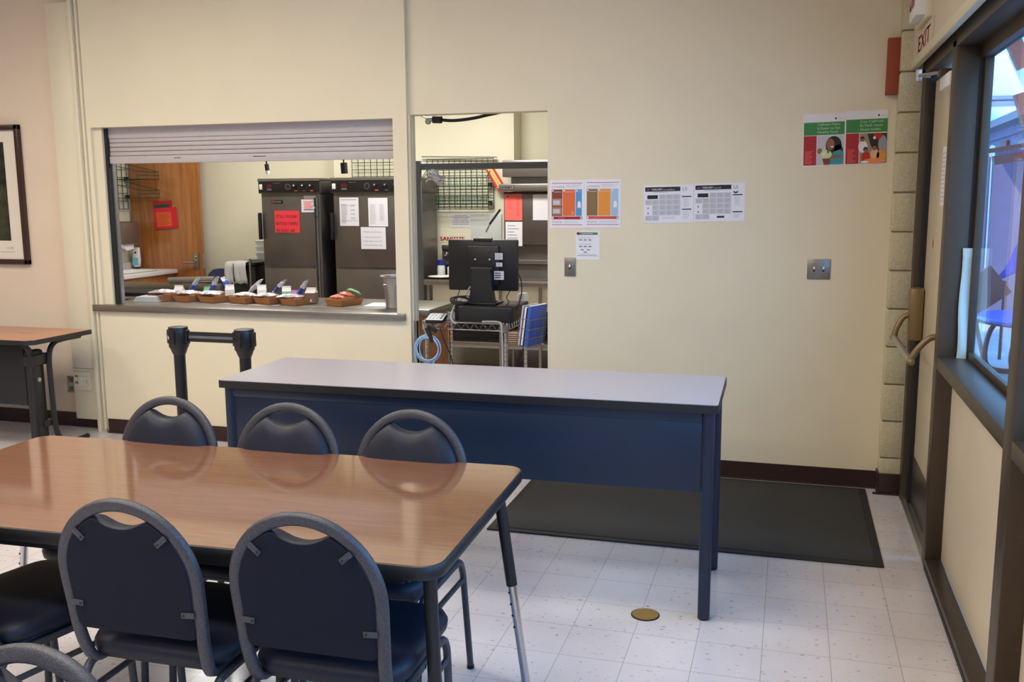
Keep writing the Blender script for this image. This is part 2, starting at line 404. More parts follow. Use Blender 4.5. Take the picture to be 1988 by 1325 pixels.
# block pillar in the corner
b = MB(); b.box(.502, .60, 5.256, 5.352, .1, CEIL, M_mortar)
for i in range(18):
    z0 = .2*i+.003; z1 = min(.2*(i+1)-.003, CEIL)
    if i == 0: z0 = .112
    b.box(.497, .604, 5.25, 5.352, z0, z1, M_block, .008)
st(b.build('wall_pillar'))
# kitchen shell
b = MB(); b.box(-6.85, -6.702, 5.5, 9.4, 0, 2.86, M_kwall); st(b.build('wall_kitchen_left'))
b = MB(); b.box(-6.7, .75, 8.75, 8.9, 0, 2.86, M_kwall); b.box(-4.30, -2.47, 8.5, 8.75, 0, 2.86, M_kwall, .003); st(b.build('wall_kitchen_back'))
b = MB(); b.box(.60, .75, 5.25, 9.4, 0, CEIL, M_kwall); st(b.build('wall_kitchen_right'))

# right wall: header, door, glazed bays
b = MB(); b.box(.55, .78, -5, 5.25, 2.245, CEIL, M_panel); b.box(.545, .575, -5, 5.25, 2.205, 2.25, M_trim, .006); st(b.build('wall_right'))
MUL = [(4.21, 4.30), (2.80, 2.905), (1.35, 1.45), (-.1, 0), (-1.55, -1.45), (-3.0, -2.9), (-4.99, -4.9)]
b = MB()
b.box(.60, .78, -5, 5.25, 2.17, 2.245, M_bronze, .004); b.box(.69, .735, -5, 4.30, 2.12, 2.17, M_bronze)
for y0, y1 in MUL:
    b.box(.60, .735, y0, y1, 0, 2.2, M_bronze, .005)
    b.box(.690, .704, y0-.004, y1+.004, .93, 2.13, M_gasket)
b.box(.60, .68, 5.15, 5.25, 0, 2.2, M_bronze, .005); b.box(.625, .70, 5.09, 5.15, 0, 2.15, M_gasket)
st(b.build('trim_3'))
for k in range(len(MUL)-1):
    y1, y0 = MUL[k][0], MUL[k+1][1]
    b = MB()
    b.box(.60, .665, y0, y1, .0, .045, M_bronze2, .004)                         # floor rail
    b.box(.598, .604, y0, y1, .0, .02, M_gasket)
    b.box(.60, .735, y0, y1, .872, .925, M_bronze, .004)                        # sill rail
    b.box(.71, .735, y0, y1, .925, .955, M_bronze, .003)
    b.box(.704, .735, y1-.035, y1, .925, 2.13, M_bronze, .003); b.box(.704, .735, y0, y0+.035, .925, 2.13, M_bronze, .003)
    r = st(b.build('window_%d' % (k+1)))
    q = MB(); q.box(.718, .724, y0+.035, y1-.035, .955, 2.12, M_glass); q.build('glass_pane', r)
    q = MB(); q.box(.665, .73, y0, y1, .045, .872, M_panel); q.build('lower_panel', r)
# glazed exit door leaf in cream paint
b = MB(); b.box(.645, .69, 4.33, 5.09, .015, 2.13, M_doorp, .003); dr = st(b.build('door_1'))
q = MB(); q.box(.641, .646, 4.34, 5.08, .02, .268, M_bronze2, .001); q.build('kick_plate', dr)
q = MB(); q.box(.60, .70, 4.30, 5.15, 0, .012, M_alum, .003); q.box(.615, .625, 4.30, 5.15, .012, .018, M_alum); q.build('threshold', dr)
q = MB(); q.box(.575, .645, 5.02, 5.075, .865, 1.135, M_tan, .02); q.ball((.577, 5.05, 1.0), .008, M_ink, 6); lk = q.build('latch_case', dr)
q = MB(); q.tube(smoothpath([(.60, 5.05, 1.00), (.555, 5.05, .985), (.525, 5.045, .93), (.515, 5.04, .885)], 5), .014, M_tan, 10)
q.tube(smoothpath([(.64, 4.38, .985), (.59, 4.38, .975), (.545, 4.385, .925), (.52, 4.39, .875)], 5), .014, M_tan, 10)
q.ball((.64, 4.38, .985), .022, M_tan, 8); q.build('push_bar_arm', dr)
q = MB(); q.tube([(.515, 5.05, .882), (.518, 4.375, .872)], .015, M_alum, 12); q.ball((.518, 4.37, .872), .019, M_tan, 8); q.ball((.515, 5.05, .882), .019, M_tan, 8); q.build('push_bar', dr)
q = MB(); q.box(.60, .645, 4.36, 4.62, 2.035, 2.095, M_whitep, .006); q.build('door_closer_body', dr)
q = MB(); q.tube([(.60, 4.55, 2.11), (.53, 4.78, 2.125), (.60, 4.98, 2.14)], .008, M_alum, 8); q.box(.585, .64, 4.50, 4.62, 2.095, 2.12, M_bronze, .004); q.tube([(.53, 4.78, 2.10), (.53, 4.78, 2.15)], .014, M_alum, 8); q.build('door_closer_arm', dr)
q = Flat(); q.M = frame((.6445, 4.72, 1.80), (0, -1, 0), (0, 0, 1)); q.rect(0, -.26, .12, 0, .001, M_white); q.lines(.01, -.25, .11, -.02, 12, .0015, M_lgrey); q.build('door_notice', dr)
q = Flat(); q.M = frame((.6445, 4.86, 1.36), (0, -1, 0), (0, 0, 1)); q.disc((0, 0), .012, .022, .001, M_red); q.build('sticker', dr)

# ------------------------------------------------------------------ exit box and plate on the header
b = MB(); b.box(.49, .55, 4.66, 4.92, 2.372, 2.66, M_whitep, .006); b.box(.53, .551, 4.60, 4.99, 2.355, 2.68, M_trim, .003)
b.M = frame((.4895, 4.90, 2.39), (0, -1, 0), (0, 0, 1)); b.text('EXIT', .01, .03, .20, .0005, M_red, width=.2, bold=.004)
tag(b.build('exit_sign', loc=(.55, 4.8, 2.37)), 'white box exit sign over the side door', 'exit sign')
b = MB(); b.M = frame((.5495, 5.06, 2.235), (0, -1, 0), (0, 0, 1)); b.box(0, .56, 0, .105, .0005, .003, M_panel)
b.text('EXIT', .06, .018, .075, .0036, M_red, width=.40, bold=.004)
for u, v in ((.03, .01), (.53, .01), (.03, .095), (.53, .095)): b.disc((u, v), .004, .004, .0036, M_ink, 8)
tag(b.build('wall_sign', loc=(.55, 4.8, 2.24)), 'cream plate with faded red letters under the exit box', 'sign')
b = MB(); b.box(.437, .497, 5.30, WY, 2.095, 2.375, M_rust, .002)
tag(b.build('wall_block', loc=(.467, WY, 2.095)), 'rust brown upright board high on the wall beside the block pillar', 'board')

# ------------------------------------------------------------------ papers and plates on the long wall
def paper(name, x, z, w, h, label, fn=None, y=WY, group=None, m=M_white, rot=0, cat='paper', fr=None):
    "sheet with its lower-left corner at x, z"
    b = Flat(); b.M = (fr or wallframe(x, z, y)) @ Matrix.Rotation(rot, 4, 'Z')
    b.box(0, w, 0, h, .0006, .0018, m)
    if fn: fn(b, w, h)
    o = b.build(name, loc=tuple(b.M.translation), smooth=0)
    return tag(o, label, cat, group)

def menu(cols, band):
    def f(b, w, h):
        k = .0024
        b.rect(.012, h-.020, w-.012, h-.017, k, M_red); b.rect(.012, .017, w-.012, .020, k, M_red)
        b.text('create', .012, h-.045, .016, k, M_grey, width=.075); b.text('enjoy', .014, .030, .014, k, M_grey, width=.06)
        b.lines(.095, h-.045, w-.015, h-.025, 4, k, M_lgrey); b.lines(.085, .026, w-.015, .042, 3, k, M_lgrey)
        u = [.012, .012+.066, .012+.066+.075, w-.012]
        for i in range(3):
            b.rect(u[i], .068, u[i+1]-.003, h-.054, k, cols[i]); b.disc((u[i]+.007, h-.062), .005, .005, k+.0004, M_white, 12)
            b.rect(u[i]+.014, h-.070, u[i+1]-.01, h-.067, k+.0004, M_lgrey)
        b.rect(.012, .049, w-.012, .065, k, band); b.disc((.019, .057), .005, .006, k+.0004, M_white, 12); b.rect(.05, .055, .09, .058, k+.0004, M_pink); b.rect(w-.024, .051, w-.014, .063, k+.0004, M_lgrey)
        # milk bottle shape in the last column
        cx = (u[2]+u[3])/2; b.polyf([(cx-.009, .115), (cx+.011, .115), (cx+.011, .14), (cx+.005, .152), (cx-.003, .152), (cx-.009, .14)], k+.0004, M_white)
        if cols[1] is MATS.get('orange_print'):
            for v in (.075, .125): b.rect(u[0]+.004, v, u[1]-.006, v+.042, k+.0004, MATS['tan_print']); b.rect(u[0]+.008, v+.008, u[1]-.018, v+.032, k+.0008, M_lgrey)
        b.disc((u[2]-.018, .085), .009, .011, k+.0004, MATS['pale_orange_print'], 14)
    return f
mat('orange_print', (226, 106, 58), .6); mat('tan_print', (176, 130, 104), .6); mat('pale_orange_print', (236, 140, 84), .6)
c1 = [mat('brown_print', (132, 62, 42), .6), MATS['orange_print'], mat('sky_blue_print', (84, 150, 204), .6)]
c2 = [mat('olive_brown_print', (134, 106, 66), .6), mat('amber_print', (226, 146, 54), .6), mat('ice_blue_print', (160, 192, 222), .6)]
paper('menu_poster', -1.342, 1.411, .204, .273, 'letter-size create and enjoy menu sheet with brown, orange and blue columns, beside the doorway', menu(c1, mat('crimson_print', (164, 28, 48), .6)), cat='poster')
paper('menu_poster', -1.137, 1.413, .209, .273, 'create and enjoy menu sheet with olive, amber and pale blue columns', menu(c2, mat('coral_print', (206, 78, 60), .6)), cat='poster')
def flyer(b, w, h):
    k = .0024; b.rect(.02, h-.024, w-.012, h-.010, k, mat('dull_green_print', (92, 122, 88), .6)); b.disc((.014, h-.017), .009, .009, k+.0004, mat('plum_print', (120, 44, 48), .6))
    b.rect(.035, h-.019, w-.04, h-.015, k+.0004, M_lgrey)
    for v, us in ((.112, (.02, .047, .074)), (.075, (.02, .047, .075)), (.056, (.03, .066)), (.042, (.048,))):
        for u in us: b.rect(u, v, u+.017, v+.004, k, M_ink); b.rect(u-.003, v-.004, u+.02, v-.002, k, M_lgrey)
    b.lines(.012, .120, w-.03, .132, 3, k, M_lgrey); b.lines(.012, .083, w-.03, .095, 3, k, M_lgrey)
    b.rect(.008, .022, w-.010, .025, k, M_grey); b.rect(.022, .029, w-.02, .031, k, M_grey)
paper('flyer', -1.188, 1.229, .140, .167, 'small white flyer with a green heading taped under the menu sheets', flyer, cat='flyer')
def calendar(word, lunch):
    def f(b, w, h):
        k = .0024
        b.rect(.008, h-.034, w-.072, h-.010, k, M_ink)
        b.text('2017', .018, h-.027, .006, k+.0005, M_lgrey); b.text('FEBRUARY', .045, h-.028, .011, k+.0005, M_white, width=.060, bold=.0004); b.text(word, .110, h-.029, .010, k+.0005, M_lgrey, width=.062 if not lunch else .036)
        b.rect(.052, h-.040, .135, h-.038, k, M_grey)
        b.text('LB', w-.060, h-.030, .018, k, M_grey, width=.026); b.rect(w-.063, h-.035, w-.035, h-.033, k, M_lgrey)
        gw = (w-.072-.008)/5; gt = h-.05; gh = (gt-.012)/5
        for r in range(5):
            for c in range(5):
                if (r == 0 and c < 2) or (r == 4 and c > 1): continue
                u = .008+c*gw; v = gt-(r+1)*gh
                b.rect(u+.0008, v+.0008, u+gw-.0008, v+gh-.0008, k, M_white if (c == 0 and r in (2, 3)) else M_lgrey)
                if c == 0 and r in (2, 3): b.polyf([(u+.012, v+.008), (u+.020, v+.008), (u+.016, v+.020)], k+.0004, M_ink)
                else: b.lines(u+.004, v+.006, u+gw-.006, v+gh-.006, 4, k+.0004, M_grey, .22, .5)
        b.rect(.020, gt-gh+.004, .020+1.5*gw, gt-.004, k, M_ink)
        u0, u1 = w-.064, w-.012
        b.rect(u0, h-.068, u1, h-.062, k, M_ink); b.rect(u0, .070 if not lunch else .048, u1, .076 if not lunch else .054, k, M_ink)
        b.lines(u0+.008, .084, u1-.01, h-.074, 9, k, M_lgrey, .35); b.lines(u0+.006, .018, u1-.01, .064 if not lunch else .044, 5, k, M_lgrey, .4)
        if lunch:
            b.rect(.125, .020, .165, .030, k+.0005, M_ink)
            for q in range(3): b.disc((u0+.008+q*.008, h-.050-.004*(q % 2)), .005, .005, k, M_ink, 10)
        else: b.lines(.10, .020, .19, .034, 3, k, M_lgrey)
    return f
paper('menu_calendar', -.797, 1.439, .275, .208, 'black and white February breakfast menu calendar', calendar('breakfast', False), cat='calendar', rot=R(1.0))
paper('menu_calendar', -.520, 1.447, .273, .208, 'black and white February lunch menu calendar', calendar('lunch', True), cat='calendar', rot=R(1.0))
def poster(lines_, fam):
    def f(b, w, h):
        k = .0024; g = mat('leaf_green_print', (60, 134, 72), .6); rd = mat('poster_red_print', (168, 36, 44), .6)
        b.rect(.004, h*.595, w-.002, h*.84, k, g); b.rect(.004, .006, w*.33, h*.585, k, rd)
        for i, t in enumerate(lines_): b.text(t, w*.35, h*(.775-.072*i), .0125, k+.0005, mat('pale_green_print', (196, 226, 190), .6), width=w*(.54 if i < 2 else .48))
        b.disc((w*.78, h*.90), .004, .006, k, M_ink); b.rect(w*.84, h*.895, w*.95, h*.905, k, M_lgrey)
        b.lines(.012, h*.04, w*.27, h*.30, 9, k+.0005, M_pink, .35, .4)
        x0, x1, y0, y1 = w*.345, w-.003, .006, h*.58
        b.rect(x0, y0, x1, y1, k, MATS['print_ground_b'] if fam else M_lgrey)
        def d(cx, cyy, ru, rv, m, z=1): b.disc((x0+(x1-x0)*cx, y0+(y1-y0)*cyy), ru*(x1-x0), rv*(y1-y0), k+.0004*z, m, 18)
        if not fam:
            d(.62, .66, .30, .32, M_ink); d(.80, .48, .17, .20, M_ink); 
            b.polyf([(x0+(x1-x0)*a, y0+(y1-y0)*c) for a, c in ((.45, .02), (.99, .02), (.99, .40), (.86, .52), (.60, .44), (.50, .20))], k+.0012, M_teal)
            d(.50, .70, .15, .20, M_skin, 4); d(.56, .62, .06, .025, M_white, 5); d(.62, .28, .30, .06, M_skin, 5); d(.10, .48, .09, .10, M_skin, 4)
            d(.34, .36, .22, .15, MATS['salad_print'], 6); d(.42, .46, .05, .06, MATS['leaf_green_print'], 7); d(.26, .38, .05, .04, M_white, 7)
            b.polyf([(x0+(x1-x0)*a, y0+(y1-y0)*c) for a, c in ((.20, .22), (.50, .22), (.46, .01), (.26, .01))], k+.0036, MATS['brown_print'])
        else:
            b.polyf([(x0+(x1-x0)*a, y0+(y1-y0)*c) for a, c in ((.28, .98), (.99, .98), (.99, .45), (.62, .40), (.40, .60))], k+.0004, MATS['dark_brown_print'])
            d(.84, .62, .16, .30, M_grey, 2); d(.66, .90, .16, .10, M_red, 3); d(.54, .84, .05, .05, M_white, 4)
            for cx, cyy, hr, bc in ((.10, .80, .07, M_white), (.22, .44, .08, M_red), (.54, .52, .09, MATS['peach_print']), (.78, .48, .0, MATS['amber_print'])):
                d(cx+.02, cyy-.24, .17, .20, bc, 4)
                if hr: d(cx, cyy+.03, hr*1.05, hr*1.0, M_ink, 5); d(cx+.01, cyy-.02, hr*.85, hr*.85, M_skin, 6)
            d(.55, .08, .42, .09, MATS['pale_orange_print'], 7); d(.20, .05, .14, .04, M_white, 8)
    return f
mat('print_ground_b', (158, 140, 118), .6); mat('salad_print', (206, 216, 160), .6); mat('dark_brown_print', (52, 36, 36), .6); mat('peach_print', (224, 178, 144), .6)
paper('poster', .045, 1.738, .209, .272, 'green and red food poster with a woman holding a salad bowl', poster(['CalFresh Makes', 'It Easier to Get', 'Healthy Food'], False), cat='poster', rot=R(1.2))
paper('poster', .256, 1.743, .209, .278, 'green and red food poster with a family gathered at a table, nearest the pillar', poster(['Con CalFresh', 'Es Facil Llevar', 'Alimentos Saludables'], True), cat='poster', rot=R(1.2))

def switch(x0, x1, z0, z1, n, label):
    b = MB(); b.box(x0, x1, WY-.006, WY, z0, z1, M_steel, .004)
    r = tag(b.build('light_switch', loc=((x0+x1)/2, WY, z0)), label, 'light switch')
    for i in range(n):
        cx = x0+(x1-x0)*(.5 if n == 1 else (.3+.4*i)); cz = (z0+z1)/2
        q = MB(); q.M = Matrix.Translation((cx, WY-.006, cz)); q.box(-.0055, .0055, -.001, .004, -.013, .013, M_rubber)
        q.M = Matrix.Translation((cx, WY-.008, cz+.002)) @ Matrix.Rotation(R(-30), 4, 'X'); q.box(-.0045, .0045, -.012, .002, -.006, .007, M_whitep, .001)
        q.M = Matrix.Identity(4)
        for dz in (-.03, .03): q.ball((cx, WY-.006, cz+dz), .0028, M_gsteel, 5)
        adopt(q.build('toggle'), r)
switch(-1.254, -1.187, 1.132, 1.241, 1, 'single steel light switch plate beside the kitchen doorway')
switch(.090, .209, 1.140, 1.249, 2, 'double steel light switch plate near the block pillar')

# ------------------------------------------------------------------ left side: casing, outlets, picture, table
b = MB(); b.box(-4.742, -4.552, 5.33, 5.42, .078, 2.86, M_trim, .003); b.box(-4.742, -4.552, 5.328, 5.34, .435, .437, M_gasket)
cs = tag(b.build('cable_casing', loc=(-4.65, 5.42, .078)), 'cream boxed cable casing running up beside the partition strips', 'casing')
q = MB(); q.box(-4.732, -4.592, 5.320, 5.329, .285, .415, M_trim, .003); cp_ = adopt(q.build('cover_plate'), cs)
q = Flat(); q.M = wallframe(-4.73, .285, 5.3195)
for u, v in ((.012, .09), (.025, .09), (.012, .045), (.025, .045)): q.rect(u, v, u+.008, v+.014, .0006, M_ink)
q.box(.05, .12, .03, .095, 0, .006, M_trim); q.disc((.085, .06), .003, .003, .0066, M_ink, 8); q.rect(.108, .05, .113, .058, .0066, M_ink); q.rect(.108, .068, .113, .076, .0066, M_ink)
q.build('socket_face').parent = cp_
b = MB(); b.box(-4.872, -4.802, 5.412, 5.42, .243, .357, M_steel, .003)
for dz in (.028, .085): b.box(-4.852, -4.822, 5.409, 5.413, .243+dz-.014, .243+dz+.014, M_gsteel, .003)
tag(b.build('wall_outlet', loc=(-4.84, 5.42, .243)), 'steel wall outlet low on the wall behind the computer table', 'outlet')
b = MB(); X0, X1, Z0, Z1, y0 = -5.95, -5.098, 1.142, 2.10, 5.385
for bx in ((X0, X1, Z0, Z0+.036), (X0, X1, Z1-.036, Z1), (X0, X0+.036, Z0, Z1), (X1-.036, X1, Z0, Z1)): b.box(bx[0], bx[1], y0, 5.42, bx[2], bx[3], mat('dark_walnut_frame', (58, 34, 30), .3), .006)
pf = tag(b.build('framed_picture', loc=(-5.5, 5.42, Z0)), 'dark wood framed picture with a wide white mat on the left wall', 'picture')
q = Flat(); q.M = wallframe(X0+.03, Z0+.03, 5.405); w = X1-X0-.06; q.rect(0, 0, w, Z1-Z0-.06, 0, mat('ivory_mat_board', (226, 216, 200), .7))
q.text('I  S  M', w-.16, .075, .016, .0008, M_ink); q.rect(w-.22, .055, w-.09, .058, .0008, M_grey); adopt(q.build('mat_board'), pf)
q = Flat(); q.M = wallframe(X0+.03, Z0+.03, 5.404); q.rect(.12, .135, w-.115, Z1-Z0-.145, 0, mat('dark_garden_print', (50, 52, 34), .5, noise=.95, scale=11, contrast=(.35, .7))); adopt(q.build('print'), pf)

t = empty('computer_table', (-5.2, 4.9, 0), 'black framed table with a walnut top against the left wall', 'table')
q2 = MB(); q2.prism([(-.75, -.262), (.735, -.262), (.775, -.222), (.775, .27), (-.75, .27)], .708, .737, M_edge)
q2.prism([(-.745, -.257), (.732, -.257), (.770, -.219), (.770, .265), (-.745, .265)], .737, .7385, M_lam2); q2.rect(.42, .02, .53, .028, .739, M_ink)
part(q2, 'tabletop', t)
q = MB(); q.box(-.75, .60, -.14, -.12, .30, .70, M_blackm, .003); part(q, 'modesty_panel', t)
for sx in (.66, -.70):
    q = MB(); q.box(sx-.03, sx+.03, -.175, -.07, .07, .66, M_blackm, .018); q.box(sx-.025, sx+.045, -.185, -.03, .56, .63, M_blackm, .01); q.box(sx-.025, sx+.045, -.12, -.03, .16, .20, M_blackm, .01); q.tube([(sx+.03, -.125, .47), (sx+.034, -.125, .47)], .014, M_alum, 10); lg = part(q, 'leg', t)
    q = MB()
    q.tube(smoothpath([(sx+.02, -.27, .014), (sx+.02, -.21, .03), (sx+.02, -.18, .08), (sx+.02, -.17, .20), (sx+.02, -.17, .60), (sx+.02, -.19, .68), (sx+.02, -.24, .70)], 5), .016, M_blackm, 8)
    q.tube(smoothpath([(sx+.05, .24, .02), (sx+.05, .10, .02), (sx+.05, .01, .05), (sx+.05, -.04, .14), (sx+.05, -.05, .40), (sx+.05, -.05, .60), (sx+.05, -.01, .68), (sx+.05, .08, .70), (sx+.05, .23, .70)], 5), .017, M_blackm, 8)
    o = q.build('bent_tube'); o.parent = lg

# ------------------------------------------------------------------ roller shutter, serving counter
b = MB(); b.box(-4.375, -2.30, 5.3800, 5.4600, 1.985, 2.06, M_shut, .004)
for i in range(4):
    z1 = 1.985-i*.0285; b.box(-4.37, -2.30, 5.3850, 5.4000, z1-.0265, z1, M_shut, .005)
b.box(-4.372, -2.30, 5.3920, 5.3960, 1.84, 1.985, M_gasket); 
sh = tag(b.build('roller_shutter', loc=(-3.34, 5.3900, 1.82)), 'grey slatted roller shutter rolled up above the serving counter', 'roller shutter')
q = MB(); q.box(-4.37, -2.30, 5.3780, 5.4050, 1.822, 1.871, M_shut, .003)
for x, w_ in ((-3.86, .05), (-3.28, .09), (-3.24, .03)): q.box(x, x+w_, 5.3772, 5.3785, 1.851, 1.855, M_ink)
adopt(q.build('bottom_rail'), sh)
q = MB(); q.box(-4.385, -4.355, 5.3600, 5.4200, .89, 2.05, M_gasket); q.box(-4.356, -4.345, 5.3900, 5.4200, .89, 2.05, M_alum); adopt(q.build('guide_rail'), sh)
b = MB(); b.box(-4.505, -2.236, 5.285, 5.53, .845, .888, M_steel, .004); b.box(-4.46, -2.17, 5.53, 6.05, .845, .888, M_steel, .004)
ct = tag(b.build('serving_counter', loc=(-3.3, 5.6, 0)), 'long stainless serving counter running through the wall opening', 'counter')
q = MB(); q.box(-4.44, -2.215, 5.53, 5.99, .08, .845, M_cabw, .003); q.box(-4.44, -2.25, 5.53, 5.93, 0, .08, M_gasket); adopt(q.build('base_cabinet'), ct)

def tray(x, y, rot, label, w=.172, d=.20, h=.040):
    b = MB(); b.M = Matrix.Translation((x, y, .8885)) @ Matrix.Rotation(rot, 4, 'Z'); t_ = .002; f = .016
    def ring(a, c, z): return [(-a, -c, z), (a, -c, z), (a, c, z), (-a, c, z)]
    a, c = w/2-f, d/2-f
    b.rings([ring(a, c, 0), ring(w/2, d/2, h), ring(w/2-t_*1.5, d/2-t_*1.5, h), ring(a-t_, c-t_, .003)], M_kraft)
    return tag(b.build('food_tray', loc=(x, y, .8885), rotz=rot), label, 'tray', 'cardboard trays on the serving counter')
def pack(x, y, rot, l, w, label, z=.925, m=M_foil, name='wrapped_meal', tilt=0, seed=1, print_=None):
    rnd = random.Random(seed); b = MB(); b.M = Matrix.Translation((x, y, z)) @ Matrix.Rotation(rot, 4, 'Z') @ Matrix.Rotation(tilt, 4, 'Y'); n, k = 9, 6
    top, bot = [], []
    for j in range(k+1):
        for i in range(n+1):
            u, v = i/n, j/k; e = (math.sin(math.pi*u)*math.sin(math.pi*v))**.6
            jx, jy, jz = (rnd.random()-.5)*.006, (rnd.random()-.5)*.006, (rnd.random()-.5)*.006
            top.append(((u-.5)*l+jx, (v-.5)*w+jy, .017*e+jz)); bot.append(((u-.5)*l+jx, (v-.5)*w+jy, -.012*e+jz))
    fs = []; q = n+1; N = len(top)
    for j in range(k):
        for i in range(n):
            p = j*q+i; fs.append((p, p+1, p+q+1, p+q)); fs.append((N+p, N+p+q, N+p+q+1, N+p+1))
    b.add(top+bot, fs, m)
    if print_:
        fs2 = [f for t_, f in enumerate(fs) if (t_ // 2) % n in (2, 3, 4) ]
        b.add([(p[0], p[1], p[2]+.0008) for p in top]+[(p[0], p[1], p[2]-.0008) for p in bot], fs2, print_)
    return tag(b.build(name, loc=(x, y, z), rotz=rot, smooth=0), label, 'snack bag' if name == 'snack_bag' else 'wrapped food')
def carton(x, y, rot, body, label, z=.892, h=.062, s=.030, text=None, roof=None):
    b = MB(); b.M = Matrix.Translation((x, y, z)) @ Matrix.Rotation(rot, 4, 'Z')
    b.rings([[(-s, -s, 0), (s, -s, 0), (s, s, 0), (-s, s, 0)], [(-s, -s, h), (s, -s, h), (s, s, h), (-s, s, h)]], body)
    b.add([(-s, -s, h), (s, -s, h), (s, s, h), (-s, s, h), (-s*.98, -.002, h+.024), (s*.98, -.002, h+.024), (s*.98, .002, h+.024), (-s*.98, .002, h+.024)],
          [(0, 1, 5, 4), (2, 3, 7, 6), (1, 2, 6, 5), (3, 0, 4, 7)], roof or body)
    b.box(-s, s, -.002, .002, h+.022, h+.034, roof or body)
    if text:
        b.M = b.M @ frame((-s, -s-.0006, 0), (1, 0, 0), (0, 0, 1)); b.text(text, .006, .012, .018, 0, M_white, width=.045, bold=.001)
    return tag(b.build('milk_carton', loc=(x, y, z), rotz=rot, smooth=0), label, 'milk carton')
M_mg = mat('mint_green_carton', (130, 200, 150), .5); M_mb = mat('brown_print_carton', (110, 84, 74), .5); M_mw = mat('white_carton', (225, 218, 216), .5); M_mr = mat('pink_carton', (205, 140, 190), .5)
M_bluep = mat('blue_snack_print', (52, 78, 168), .4, noise=.4, scale=60); M_salm = mat('salmon_wrap', (236, 140, 120), .4, noise=.3, scale=60, bump=.8, bscale=80)
trs = [(-4.20, 5.68, -.30, 'leftmost cardboard tray on the serving counter, holding a clear wrapped pack'),
       (-4.00, 5.68, -.32, 'cardboard tray second from the left, under a tan and blue snack bag'),
       (-3.79, 5.67, -.36, 'cardboard tray third from the left, in front of the blue chair'),
       (-3.555, 5.68, -.30, 'cardboard tray fourth from the left, under the black cart'),
       (-3.365, 5.68, -.34, 'cardboard tray just left of the one with the brown milk carton'),
       (-3.155, 5.66, -.40, 'cardboard tray carrying the brown milk carton'),
       (-2.83, 5.68, -.42, 'rightmost cardboard tray, filled with salmon coloured packets')]
for x, y, r_, l_ in trs: tray(x, y, r_, l_)
pack(-4.22, 5.67, .1, .16, .14, 'clear wrapped pack lying on the leftmost tray', .945, seed=3)
pack(-4.02, 5.66, -.1, .15, .13, 'clear wrapped pack with a brown filling on the second tray from the left', .945, seed=4)
pack(-3.83, 5.66, .1, .17, .13, 'silver wrapped meal over the third tray from the left', .945, seed=5)
pack(-3.56, 5.66, .0, .15, .10, 'silver wrapped meal on the tray below the black cart', .94, seed=6)
pack(-3.40, 5.66, .0, .14, .10, 'flat silver wrapped meal on the tray left of the green carton', .94, seed=7)
pack(-3.20, 5.63, .1, .17, .09, 'flat silver wrapped meal in front of the brown milk carton', .94, seed=8)
carton(-4.15, 5.75, .3, M_mw, 'white milk carton at the back of the leftmost tray', h=.058)
carton(-3.72, 5.72, .5, M_mw, 'white milk carton standing at the right end of the third tray', h=.075)
carton(-3.475, 5.73, .5, M_mw, 'white milk carton on the tray under the black cart', h=.078)
carton(-3.285, 5.73, .5, M_mg, 'mint green milk carton between the two blue snack bags', h=.072, roof=M_mw)
carton(-3.075, 5.69, .1, M_mb, 'brown printed chocolate milk carton in the corrugated tray', h=.070, text='MILK', roof=M_mw, s=.034)
carton(-3.225, 5.73, .2, M_mr, 'pink topped milk carton behind the foil near the brown carton', h=.045, s=.026)
carton(-3.93, 5.78, .2, M_mg, 'pale green carton at the back between the second and third trays', h=.05)
for i, (x, y, tl, l_, pr) in enumerate([(-4.03, 5.76, -1.0, 'tall tan and blue snack bag leaning up from the second tray', M_bluep), (-3.885, 5.78, -1.1, 'small silver and blue snack bag beside the pale green carton', M_bluep),
        (-3.765, 5.76, 1.15, 'blue edged silver snack bag leaning on the white carton in front of the blue chair', M_bluep), (-3.545, 5.76, -.8, 'silver snack bag left of the white carton under the black cart', M_lgrey),
        (-3.37, 5.78, -.8, 'blue snack bag behind the mint green carton', M_bluep), (-3.155, 5.71, -1.0, 'blue and red snack bag leaning on the brown milk carton', M_bluep)]):
    pack(x, y, .2, .14, .075, l_, .985, M_foil, 'snack_bag', tl, 20+i, pr)
for i, (x, y, m_, l_) in enumerate([(-2.86, 5.65, M_salm, 'salmon coloured packet at the front of the rightmost tray'), (-2.81, 5.69, M_salm, 'salmon and white packet in the middle of the rightmost tray'), (-2.78, 5.72, mat('green_wrap', (110, 170, 120), .4, noise=.5, scale=60), 'green and clear packet at the back of the rightmost tray')]):
    pack(x, y, .5*i, .10, .07, l_, .942+.014*i, m_, 'sauce_packet', .2*i, 40+i)
paper('paper_sheet', 0, 0, .15, .21, 'blank white sheet lying flat between the last tray and the steel pot', None, fr=Matrix.Translation((-2.665, 5.62, .888)) @ Matrix.Rotation(.1, 4, 'Z'), cat='paper')
b = MB(); cx, cyy = -2.425, 5.60
b.lathe([(.060, .888), (.066, .891), (.070, 1.00), (.080, 1.03), (.080, 1.040), (.075, 1.044), (.078, 1.085), (.098, 1.09), (.098, 1.095), (.076, 1.093), (.068, 1.03), (.066, .90), (.02, .893)], M_alum, (cx, cyy), 32)
tag(b.build('steel_pot', loc=(cx, cyy, .888)), 'tall round stainless pot with a flared rim at the right end of the counter', 'pot')
b = Flat(); b.M = Matrix.Translation((-4.32, 5.50, .8885)) @ Matrix.Rotation(.15, 4, 'Z')
for i in range(6): b.box(-.02+.004*i, .16-.004*i, 0, .13, .001+.006*i, .005+.006*i, M_lgrey if i % 2 else M_clear)
tag(b.build('placemat_stack', loc=(-4.32, 5.5, .8885)), 'low stack of grey sheets at the left end of the counter', 'stack of paper')
